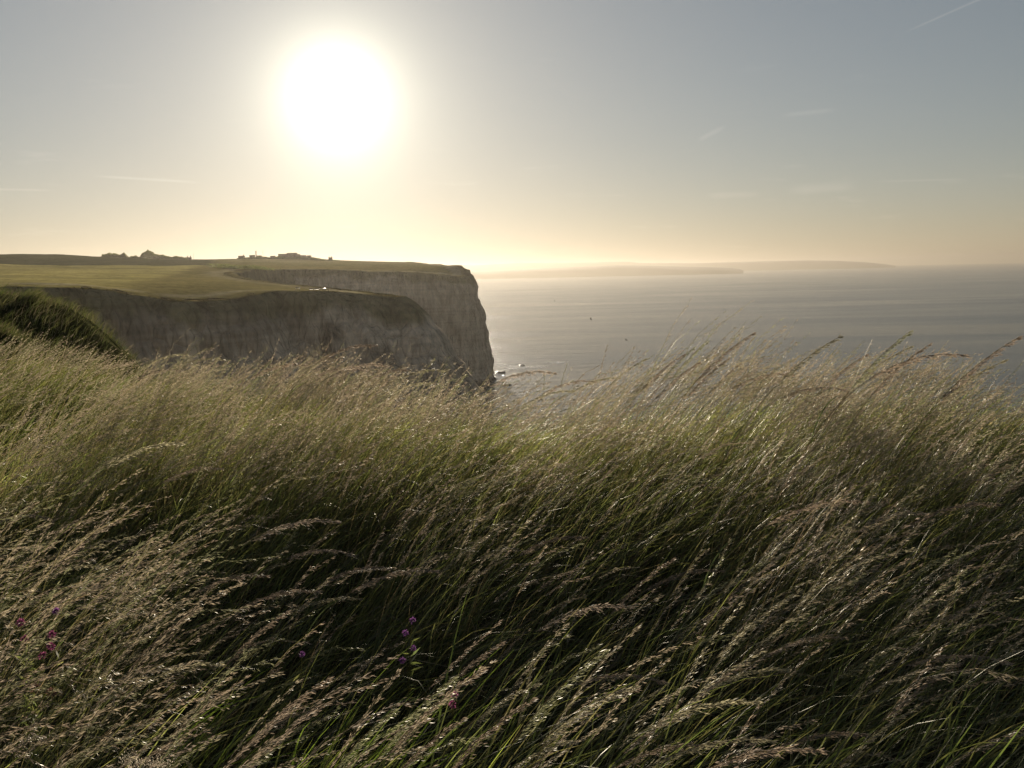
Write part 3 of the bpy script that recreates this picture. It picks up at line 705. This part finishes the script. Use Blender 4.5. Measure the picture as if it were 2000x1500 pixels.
for px, py, d in ((1471, 648, 5.6), (1381, 664, 6.0), (1262, 698, 6.2), (1084, 726, 6.0), (1545, 728, 6.0), (1640, 654, 5.2), (1692, 690, 5.8), (1777, 644, 5.4), (1780, 674, 6.2), (1812, 672, 5.6),
                  (1885, 690, 5.6), (1930, 715, 6.0), (1990, 655, 5.2), (1655, 760, 6.0), (1720, 742, 6.2), (1450, 706, 6.3), (1160, 742, 6.2), (1210, 735, 6.4), (1335, 690, 6.0), (1355, 676, 6.2), (1400, 690, 6.4),
                  (1420, 700, 5.8), (1310, 715, 6.2), (1290, 730, 6.0), (1365, 705, 5.7), (1855, 730, 6.3), (1965, 700, 5.9), (1585, 775, 6.0), (1500, 745, 6.3), (1120, 760, 5.9)):
    stalk_at(px, py, 'arched' if py > 720 and px < 1250 or px in (1545, 1655, 1885) else 'upright', L1, GR1, d)
L2, GR2 = ('sunlit straight grass stalk with slim head before the shaded near cliff', 'sunlit feathery grass stalk bending over before the shaded near cliff'), 'grass stalks before the near cliff'
for px, py, d in ((578, 697, 7.2), (528, 702, 7.4), (733, 672, 7.0), (755, 712, 7.0), (595, 710, 7.0), (640, 725, 7.4), (870, 722, 6.8), (715, 722, 7.0), (800, 720, 6.9), (480, 712, 7.8), (400, 680, 8.6), (365, 690, 8.4),
                  (435, 700, 8.2), (910, 730, 6.6), (680, 735, 7.2), (560, 735, 7.4), (350, 720, 8.0), (840, 745, 6.8)):
    stalk_at(px, py, 'arched' if G3.random() < 0.6 else 'upright', L2, GR2, d)
L3, GR3 = ('straight slanting grass stalk with slim seed head over the dark shaded grass', 'arching pale grass stalk with combed seed head over the dark shaded grass'), 'grass stalks on the shaded slope'
for px, py in ((1455, 1290), (1300, 1328), (1050, 1330), (935, 1306), (1600, 1458), (1790, 1375), (1870, 1292), (1972, 1290), (1690, 1428), (345, 1213), (430, 912), (355, 862), (700, 1165), (885, 1318), (1145, 1045), (1232, 1180),
               (850, 1110), (1480, 1362), (1502, 1440), (690, 1080), (1240, 1335), (1035, 1362), (620, 1150), (195, 1100), (560, 1190), (290, 1130), (1950, 980), (1810, 1000), (1690, 975), (1560, 1150), (980, 1250), (1180, 1265),
               (760, 1105), (660, 1015), (520, 1120), (430, 1290), (640, 1320), (770, 1380), (1110, 1440), (900, 1400), (1390, 1450), (240, 880), (130, 940), (95, 1010), (1410, 1110), (1310, 1090), (1650, 1240), (1540, 1300), (1730, 1130), (1880, 1110)):
    stalk_at(px, py, 'arched' if G3.random() < 0.62 else 'upright', L3, GR3, None, 0.9 + 0.25 * G3.random())

# bright green broad blades low on the slope
def broad_blades(seed, x0, x1, cnt, tab, label):
    g = np.random.default_rng(seed); s = Soup(); pts = []
    for k in range(cnt):
        px = x0 + (x1 - x0) * g.random(); py = 1330 + 260 * g.random(); v = ray(px, py); d = 1.75 / (-v[2] / math.hypot(v[0], v[1])) * (0.75 + 0.2 * g.random())
        pts.append((v[0] * d, v[1] * d))
    pts = np.array(pts); n = len(pts); B = np.stack([pts[:, 0], pts[:, 1], ground_z(pts[:, 0], pts[:, 1])], 1)
    P, D = bend(B, 0.7 + 0.4 * g.random(n), R(6) + R(26) * g.random(n), R(40) + R(60) * g.random(n), WIND + 0.6 * g.normal(size=n), 9, 1.4)
    t = np.linspace(0, 1, 10)[None]
    s.ribbons(P, (0.006 + 0.004 * g.random(n))[:, None] * (1 - t ** 2.5) * (0.5 + 0.5 * np.minimum(1, t * 4)) + 0.0004, rand_side(D.mean(1), g), pick(tab, n, g, 0.15)[:, None] * np.ones((1, 10, 1)))
    tag(s.obj('broad_grass_blades', MAT_LEAF), label, kind='stuff')
broad_blades(77, 180, 660, 190, np.array([[0.17, 0.24, 0.05], [0.14, 0.20, 0.04], [0.21, 0.25, 0.06]]), 'bright green broad grass blades low on the slope')
broad_blades(78, 660, 2000, 260, np.array([[0.12, 0.16, 0.05], [0.15, 0.17, 0.07], [0.22, 0.20, 0.10]]), 'duller green broad blades under the dark grass')

# ------------------------------------------------------------------ wild flowers in the grass
MAGENTA = np.array([[0.33, 0.09, 0.20], [0.40, 0.14, 0.25], [0.28, 0.08, 0.18]]); VIOLET = np.array([[0.24, 0.10, 0.29], [0.29, 0.12, 0.33]]); CREAM = np.array([[0.70, 0.66, 0.50], [0.62, 0.58, 0.45]])
def flower_head(name, c, rad, tab, parent, g, n=70, up=0.2, umbel=False):
    s = Soup(); v = unit(g.normal(size=(n, 3)) + np.array([0, 0, up])); 
    if umbel:
        v = g.normal(size=(n, 3)) * np.array([0.7, 0.7, 0.16]); P = c + v * rad * 0.75; D = unit(g.normal(size=(n, 3)) * 0.6 + np.array([0, 0, 1])); L = np.full(n, 0.006)
    else:
        P = np.repeat(np.array(c)[None], n, 0) + v * rad * 0.25; D = v; L = rad * (0.7 + 0.35 * g.random(n))
    s.diamonds(P, D, L, L * 0.42, rand_side(D, g), pick(tab, n, g, 0.2))
    return s.obj(name, MAT_FLOWER, parent)
def flower_plant(name, px, py, hgt, heads, tab, label, leafy_n=60, cat='flower', rad=0.012, d=None, umbel=False, stem_col=(0.12, 0.12, 0.045), group=None):
    """heads: pixel positions of the blossoms; the first one fixes the stem"""
    g = np.random.default_rng(int(px) + int(py)); v = ray(px, py); dep = -v[2] / math.hypot(v[0], v[1])
    if d is None:
        d = 2.0
        for _ in range(6): p = v * (d / math.hypot(v[0], v[1])); d = float(np.clip((EYE - ground_z([p[0]], [p[1]])[0] - hgt) / dep, 0.9, 4))
    top = at(px, py, d); bx, by = top[0] - 0.05 * hgt, top[1] + 0.02; bz = float(ground_z([bx], [by])[0])
    e = empty(name, (bx, by, bz)); o = np.array([bx, by, bz]); t = np.linspace(0, 1, 10)[:, None]
    ctrl = (1 - t) ** 2 * 0 + 2 * (1 - t) * t * np.array([0.0, 0, (top[2] - bz) * 0.55]) + t ** 2 * (top - o)
    s = Soup(); s.tubes(ctrl[None], np.linspace(0.0022, 0.0011, 10)[None], np.array([stem_col])); s.obj('stem', MAT_LEAF, e)
    for hx, hy in heads:
        c = at(hx, hy, d) - o
        i = int(np.argmin(np.linalg.norm(ctrl - c, axis=1) + 0.3 * np.maximum(0, ctrl[:, 2] - c[2]))); 
        j = max(0, i - 2)
        if np.linalg.norm(c - ctrl[-1]) > 0.004:
            b = Soup(); q = np.linspace(0, 1, 5)[:, None]; b.tubes((ctrl[j] * (1 - q) + c * q + np.array([0, 0, -0.01]) * (q * (1 - q)) * 4)[None], np.full((1, 5), 0.0008), np.array([stem_col])); b.obj('branch', MAT_LEAF, e)
        flower_head('flower_head', c, rad, tab, e, g, umbel=umbel, n=150 if umbel else 70)
    if leafy_n:
        f = 0.25 + 0.68 * g.random(leafy_n); A = np.stack([np.interp(f, t[:, 0], ctrl[:, k]) for k in range(3)], 1)
        D = unit(g.normal(size=(leafy_n, 3)) + np.array([0.5, 0, 0.35])); s = Soup(); L = 0.028 + 0.03 * g.random(leafy_n)
        s.diamonds(A + D * 0.003, D, L, L * 0.16, rand_side(D, g), pick(GREEN * 1.2, leafy_n, g, 0.2)); s.obj('foliage', MAT_LEAF, e)
    return tag(e, label, cat, group)
flower_plant('pink_flower', 50, 1250, 0.90, [(48, 1249), (101, 1240), (100, 1262), (40, 1216), (82, 1280)], MAGENTA, 'bushy wildflower with bright pink clustered heads among the grass', 130, rad=0.014)
flower_plant('wildflower', 62, 1330, 0.82, [(70, 1345), (100, 1352)], np.array([[0.20, 0.12, 0.09], [0.26, 0.16, 0.11]]), 'feathery green plant with withered brown heads below the pink flower', 170, 'plant', 0.017)
flower_plant('violet_flower', 805, 1212, 0.88, [(806, 1212), (807, 1266), (792, 1236), (786, 1290)], VIOLET, 'slender violet vetch with two round heads above reddish buds', 26, rad=0.011)
flower_plant('pink_flower', 887, 1352, 0.78, [(888, 1357), (884, 1376)], MAGENTA, 'single small pink bloom with drooping dark buds under an arching stalk', 22, rad=0.012)
flower_plant('violet_flower', 590, 1278, 0.8, [(590, 1278)], VIOLET, 'lone pale violet head half hidden among green blades', 20, rad=0.010)
flower_plant('violet_flower', 108, 1195, 0.88, [(110, 1194)], VIOLET, 'small dusky violet head above the bushy pink wildflower', 16, rad=0.013)
flower_plant('white_flower', 248, 1486, 0.86, [(247, 1486), (291, 1489), (313, 1497), (272, 1496)], CREAM, 'cream white umbel flower with rounded heads', 30, rad=0.03, umbel=True)

# ------------------------------------------------------------------ things on the cliff tops
def box(V, Fc, x0, x1, y0, y1, z0, z1):
    b = len(V); V += [(x, y, z) for x in (x0, x1) for y in (y0, y1) for z in (z0, z1)]
    Fc += [(b, b + 1, b + 3, b + 2), (b + 4, b + 6, b + 7, b + 5), (b, b + 4, b + 5, b + 1), (b + 2, b + 3, b + 7, b + 6), (b, b + 2, b + 6, b + 4), (b + 1, b + 5, b + 7, b + 3)]
def boxes(name, lst, mat, parent=None):
    V, Fc = [], []
    for b in lst: box(V, Fc, *b)
    return np_obj(name, np.array(V, float), [np.array(Fc)], mat, parent=parent)
MAT_BOARD = plain('pale_board', (0.72, 0.68, 0.60), 0.42, 0.1, 2.0, 0.6)
MAT_WOOD = plain('weathered_wood', (0.16, 0.13, 0.10), 0.9, 0.3, 4.0)
def bench(px, py, d, wdt, label, rot=0.0):
    p = at(px, py, d); z = float(height([p[0]], [p[1]])[0]); e = empty('bench', (p[0], p[1], z)); e.rotation_euler = (0, 0, rot)
    boxes('seat', [(-wdt / 2, wdt / 2, -0.28, 0.28, 0.46, 0.53)], MAT_BOARD, e)
    boxes('backrest', [(-wdt / 2, wdt / 2, -0.36, -0.31, 0.6, 0.95)], MAT_WOOD, e)
    for s_ in (-1, 1):
        boxes('leg', [(s_ * (wdt / 2 - 0.2) - 0.06, s_ * (wdt / 2 - 0.2) + 0.06, -0.37, 0.2, -0.1, 0.455)], MAT_WOOD, e)
    return tag(e, label, 'bench', 'benches on the near cliff top')
bench(582, 569, 352, 1.7, 'pale bench standing alone at the inland end of the cliff viewpoint', 0.10)
bench(608, 568, 352, 1.4, 'short pale bench next to the longest bench at the cliff viewpoint', 0.05)
bench(618, 567, 352, 2.0, 'longest pale bench at the cliff viewpoint, beside the post', 0.0)
def info_board(px, d):
    p = at(px, 566, d); z = float(height([p[0]], [p[1]])[0]); e = empty('information_board', (p[0], p[1], z))
    for s_ in (-1, 1): boxes('post', [(s_ * 0.5 - 0.06, s_ * 0.5 + 0.06, -0.06, 0.06, -0.2, 1.0)], MAT_WOOD, e)
    o = boxes('panel', [(-0.6, 0.6, -0.4, 0.4, -0.02, 0.03)], MAT_BOARD, e); o.location = (0, 0, 1.05); o.rotation_euler = (R(18), 0, 0)
    return tag(e, 'small tilted pale board on two posts beside the viewpoint fence', 'sign')
info_board(633, 352)
e = empty('fence', tuple(at(631, 566, 354)))
e.location.z = float(height([e.location.x], [e.location.y])[0])
for k in range(4): boxes('post', [(-3.0 + k * 1.7 - 0.07, -3.0 + k * 1.7 + 0.07, -0.07, 0.07, -0.3, 1.35)], MAT_WOOD, e)
for zz in (0.55, 1.0): boxes('rail', [(-3.0, 2.1, 0.072, 0.12, zz, zz + 0.11)], MAT_WOOD, e)
tag(e, 'short wooden post and rail fence on the near cliff edge', 'fence')

MAT_WALL = plain('farm_wall', (0.20, 0.15, 0.12), 0.9, 0.25, 0.5); MAT_ROOF = plain('farm_roof', (0.14, 0.09, 0.07), 0.9, 0.25, 0.6); MAT_PANE = plain('window_glass', (0.03, 0.035, 0.04), 0.15, 0.1, 1.0, 0.5)
def gable(name, w_, d_, z0, hr, mat, parent, over=0.3):
    a, b = w_ / 2 + over, d_ / 2 + over
    V = np.array([(-a, -b, z0), (a, -b, z0), (a, b, z0), (-a, b, z0), (-a, 0, z0 + hr), (a, 0, z0 + hr)])
    return np_obj(name, V, [np.array([(0, 1, 5, 4), (2, 3, 4, 5)]), np.array([(1, 2, 5), (3, 0, 4)])], mat, parent=parent)
def house(px, d, w_, d_, hw, hr, label, chimneys=(), flat=False, rot=0.0, name='farm_house', cat='house', base=None):
    p = at(px, 506, d); z = float(height([p[0]], [p[1]])[0]); e = empty(name, (p[0], p[1], z)); e.rotation_euler = (0, 0, rot)
    hw *= 0.85
    boxes('wall', [(-w_ / 2, w_ / 2, -d_ / 2, d_ / 2, -3, hw)], MAT_WALL, e)
    if flat: r_ = boxes('roof', [(-w_ / 2 - 0.2, w_ / 2 + 0.2, -d_ / 2 - 0.2, d_ / 2 + 0.2, hw + 0.003, hw + 0.4)], MAT_ROOF, e)
    else: r_ = gable('roof', w_, d_, hw + 0.003, hr, MAT_ROOF, e)
    for c in chimneys: boxes('chimney', [(c - 0.5, c + 0.5, -0.5, 0.5, hw, hw + hr + 1.6)], MAT_WALL, r_)
    k = max(2, int(w_ / 4))
    for i in range(k):
        x = (i + 0.5) / k * w_ - w_ / 2; boxes('window', [(x - 0.5, x + 0.5, -d_ / 2 - 0.03, -d_ / 2 - 0.003, hw * 0.35, hw * 0.35 + 1.2)], MAT_PANE, e)
    return tag(e, label, cat, 'farm buildings on the skyline')
house(369.5, 1470, 6, 6, 4.5, 1.2, 'little square hut standing alone beside the skyline wood', (-2.2, 2.2), True, name='hut', cat='hut')
house(472, 1470, 9, 6, 4.0, 1.6, 'low cottage on the skyline with chimney at one end', (3.4,))
house(493, 1475, 7.5, 6, 6.0, 0.6, 'flat topped two storey block beside the tall chimney stack', (), True)
house(506, 1480, 8, 6, 3.6, 2.0, 'low shed on the skyline just behind the tall chimney stack')
house(533, 1485, 7, 6, 3.4, 1.4, 'small low outbuilding between the tall mast and the big barn')
house(555, 1490, 16, 10, 8.0, 1.2, 'big flat fronted barn on the skyline hilltop', (), True)
house(571, 1496, 15, 12, 8.2, 2.2, 'broad gabled barn at the middle of the hilltop farm', ())
house(581.5, 1489, 7, 9, 8.4, 0.8, 'tall narrow block at the end of the hilltop farm', (), True)
house(591, 1480, 11, 7, 4.6, 2.2, 'gabled cottage just below the hilltop farm', (-4.5,))
house(604, 1478, 6, 6, 6.6, 0.7, 'small square tower like house below the hilltop farm', (), True)
house(645.5, 1470, 5.5, 5.5, 5.2, 0.6, 'lone square tower with two corner turrets on the falling skyline', (-2.1, 2.1), True, name='tower', cat='tower')
def pole(px, d, h, r_, name, label, mat):
    p = at(px, 506, d); z = float(height([p[0]], [p[1]])[0]); e = empty(name, (p[0], p[1], z))
    boxes('shaft', [(-r_, r_, -r_, r_, -2, h)], mat, e); boxes('cap', [(-r_ * 1.5, r_ * 1.5, -r_ * 1.5, r_ * 1.5, h + 0.002, h + r_ * 1.5)], mat, e)
    if r_ < 0.4: boxes('cross_arm', [(-r_ * 6, r_ * 6, r_ + 0.003, r_ * 2, h * 0.9, h * 0.9 + r_)], mat, e)
    return tag(e, label, 'chimney' if r_ > 0.4 else 'mast')
pole(500.6, 1477, 11.5, 0.55, 'chimney_stack', 'tall dark chimney stack rising beside the flat topped block', MAT_WALL)
pole(514, 1480, 13, 0.14, 'radio_mast', 'very thin mast on the skyline near the low shed', MAT_WOOD)
pole(378.5, 1475, 10, 0.12, 'radio_mast', 'very thin mast next to the little square hut', MAT_WOOD)

# woods on the skyline: too far to tell the trees apart
def wood(name, x0, x1, prof, d, label, seed):
    g = np.random.default_rng(seed); s = Soup(); n = 9000; px = x0 + (x1 - x0) * g.random(n)
    hm = np.interp(px, [p[0] for p in prof], [p[1] for p in prof]) * 1.35 * (0.8 + 0.45 * fbm(px / 5.0, np.zeros(n), seed=seed, oct=3))
    dd = d + 30 * (g.random(n) - 0.5); C = np.array([at(a, 506, b) for a, b in zip(px, dd)]); C[:, 2] = height(C[:, 0], C[:, 1]) - 1.5 + (hm + 1.5) * (1 - g.random(n) ** 1.1)
    D = unit(g.normal(size=(n, 3))); L = 0.9 + 0.9 * g.random(n)
    s.diamonds(C - D * (L * 0.5)[:, None], D, L, L * 0.8, rand_side(D, g), pick(GREEN * 0.7, n, g, 0.25))
    tag(s.obj(name, MAT_LEAF), label, kind='stuff')
wood('distant_wood', 198, 254, [(196, 1), (201, 6), (215, 7.5), (232, 6.5), (243, 7.5), (249, 4.5), (256, 2)], 1380, 'dark round topped wood on the skyline beside the hill', 1)
wood('distant_wood', 252, 276, [(250, 2), (258, 4.5), (268, 4.5), (277, 2)], 1390, 'low gap of scrub between the two skyline woods', 2)
wood('distant_wood', 273, 366, [(272, 2), (279, 8), (290, 9.5), (303, 7), (320, 5.5), (334, 3), (342, 4), (366, 2.5)], 1400, 'dark sloping wood on the skyline next to the little hut', 3)
wood('distant_wood', 463, 530, [(462, 0.6), (475, 1.6), (490, 1.2), (510, 2.4), (530, 0.8)], 1478, 'thin hedge around the low skyline cottages', 4)
wood('distant_wood', 536, 664, [(535, 0.8), (545, 3.0), (556, 2.0), (590, 2.6), (612, 2.6), (630, 1.0), (664, 0.5)], 1472, 'low hedge and bushes around the hilltop farm', 6)
# scrub on the near cliff's fields
def scrub(pts, label, seed, size=1.0):
    g = np.random.default_rng(seed); s = Soup(); n = 2600; t = g.random(n) * (len(pts) - 1); i = t.astype(int); f = (t - i)[:, None]
    A = np.array([at(*p) for p in pts]); C = A[i] * (1 - f) + A[np.minimum(i + 1, len(pts) - 1)] * f; C[:, :2] += g.normal(size=(n, 2)) * 5
    k = fbm(C[:, 0] / 12, C[:, 1] / 12, seed=seed, oct=3)
    C[:, 2] = height(C[:, 0], C[:, 1]) + 2.6 * size * k * (1 - g.random(n) ** 1.4)
    D = unit(g.normal(size=(n, 3))); L = 0.5 + 0.6 * g.random(n)
    s.diamonds(C - D * (L * 0.5)[:, None], D, L, L * 0.7, rand_side(D, g), pick(GREEN * 0.75, n, g, 0.25))
    tag(s.obj('scrub', MAT_LEAF), label, kind='stuff')
scrub([(425, 521, 745), (470, 524, 735), (520, 524, 745)], 'dark scrub along the head of the bay between the cliffs', 5, 1.6)

# ------------------------------------------------------------------ birds over the sea, rocks and foam at the headland
MAT_BIRD = plain('bird_plumage', (0.07, 0.065, 0.06), 0.8, 0.3, 6.0)
def bird(px, py, d, bank, head, label):
    e = empty('seabird', tuple(at(px, py, d))); e.rotation_euler = (bank, 0.1, head)
    t = np.linspace(-1, 1, 9); rad = 0.13 * np.sqrt(np.clip(1 - t ** 2, 0, 1)) * (1 - 0.25 * t) + 0.008
    th_ = np.linspace(0, 2 * math.pi, 9)[:-1]
    V = np.array([(x * 0.42, r_ * math.cos(a), r_ * math.sin(a)) for x, r_ in zip(t, rad) for a in th_]); ii = np.arange(72).reshape(9, 8); n2 = np.roll(ii, -1, 1)
    np_obj('body', V, [np.stack([ii[:-1], n2[:-1], n2[1:], ii[1:]], -1).reshape(-1, 4)], MAT_BIRD, smooth=True, parent=e)
    for s_ in (-1, 1):
        Wv = []
        for y_, x0, x1, z_ in ((0.08, -0.16, 0.14, 0.03), (0.38, -0.10, 0.16, 0.17), (0.66, -0.08, 0.08, 0.15), (0.95, -0.14, -0.11, 0.08)):
            Wv += [(x0, s_ * y_, z_), (x1, s_ * y_, z_), (x1 - 0.02, s_ * y_, z_ + 0.018), (x0 + 0.01, s_ * y_, z_ + 0.012)]
        Wv = np.array(Wv); q = []
        for k in range(3): q += [(k * 4 + a, k * 4 + (a + 1) % 4, k * 4 + 4 + (a + 1) % 4, k * 4 + 4 + a) for a in range(4)]
        np_obj('wing', Wv, [np.array(q)], MAT_BIRD, parent=e)
    np_obj('tail', np.array([(-0.36, -0.04, 0), (-0.36, 0.04, 0), (-0.58, 0.09, 0.01), (-0.58, -0.09, 0.01), (-0.36, 0, 0.02)]), [np.array([(0, 1, 2, 3)]), np.array([(0, 4, 1), (1, 4, 2), (3, 4, 0), (2, 4, 3)])], MAT_BIRD, parent=e)
    return tag(e, label, 'bird', 'seabirds gliding over the sea')
LB = ('small dark seabird gliding closest to the far headland', 'thin winged seabird flying level just above a banking one', 'dark banking seabird just below a thin winged one', 'small seabird low over the sea below the pair of birds', 'small seabird low over the sea right above the tall grass clump')
for (px, py, d, bk, hd), lb in zip(((1083, 588, 420, 0.4, 0.4), (1158, 600, 430, 0.1, 1.4), (1154, 623, 300, 0.7, 0.3), (1223, 664, 260, 0.5, 2.2), (1300, 681, 330, 0.2, 0.9)), LB): bird(px, py, d, bk, hd, lb)

MAT_ROCK = plain('wet_rock', (0.06, 0.055, 0.05), 0.4, 0.35, 0.3)
def sea_rock(px, py, sx, sy, sz, label, seed):
    v = ray(px, py); k = EYE / -v[2]; p = CAM + v * k
    u_, v_ = np.meshgrid(np.linspace(0, 2 * math.pi, 25)[:-1], np.linspace(-0.35, 1, 9), indexing='ij')
    ph = np.arcsin(v_); X = np.cos(u_) * np.cos(ph); Y = np.sin(u_) * np.cos(ph); Z = v_
    r_ = 0.6 + 0.8 * fbm(X * 2 + seed, Y * 2, Z * 2, seed=seed, oct=3); V = np.stack([X * r_ * sx, Y * r_ * sy, Z * r_ * sz], -1).reshape(-1, 3)
    ii = np.arange(24 * 9).reshape(24, 9); n2 = np.roll(ii, -1, 0)
    o = np_obj('sea_rock', V, [np.stack([ii[:, :-1], n2[:, :-1], n2[:, 1:], ii[:, 1:]], -1).reshape(-1, 4)], MAT_ROCK); o.location = (p[0], p[1], 0)
    return tag(o, label, 'rock', 'rocks at the foot of the headland')
sea_rock(1020, 714, 3.2, 2.5, 1.2, 'low dark rock awash farthest out from the headland', 3)
sea_rock(978, 728, 5, 4, 1.6, 'flat dark rock close under the headland point', 7)
sea_rock(990, 752, 4, 4, 1.3, 'small rounded rock just off the headland foot', 11)
MAT_FOAM = plain('sea_foam', (0.78, 0.78, 0.76), 0.6, 0.1, 1.0)
def foam(pts, label, seed):
    """a broken patch of surf: many small humps of foam along a line"""
    g = np.random.default_rng(seed); s = Soup()
    P = np.array([(lambda v: CAM + v * (EYE / -v[2]))(ray(*p)) for p in pts]); n = 90 * (len(P) - 1); t = g.random(n) * (len(P) - 1); i = t.astype(int); f = (t - i)[:, None]
    C = P[i] * (1 - f) + P[i + 1] * f; C[:, :2] += g.normal(size=(n, 2)) * np.array([3.0, 5.0]); C[:, 2] = 0.12 + 0.2 * g.random(n)
    D = unit(np.stack([np.ones(n), 0.25 * g.normal(size=n), 0.02 * g.normal(size=n)], 1)); L = 1.0 + 2.2 * g.random(n)
    s.diamonds(C - D * (L * 0.5)[:, None], D, L, 0.5 + 0.5 * g.random(n), unit(np.stack([-D[:, 1], D[:, 0], 0.05 + 0.12 * g.random(n)], 1)), np.ones((n, 3)))
    tag(s.obj('surf', MAT_FOAM), label, kind='stuff')
foam([(1078, 709), (1100, 708)], 'short white breaking wave crest off the headland', 1)
foam([(970, 712), (992, 714), (1012, 716)], 'thin surf line near the headland point', 2)
foam([(985, 722), (1030, 718), (1065, 716)], 'broken white surf around the rocks', 3)
foam([(1010, 770), (1050, 760)], 'faint surf in the slack water under the cliff', 4)
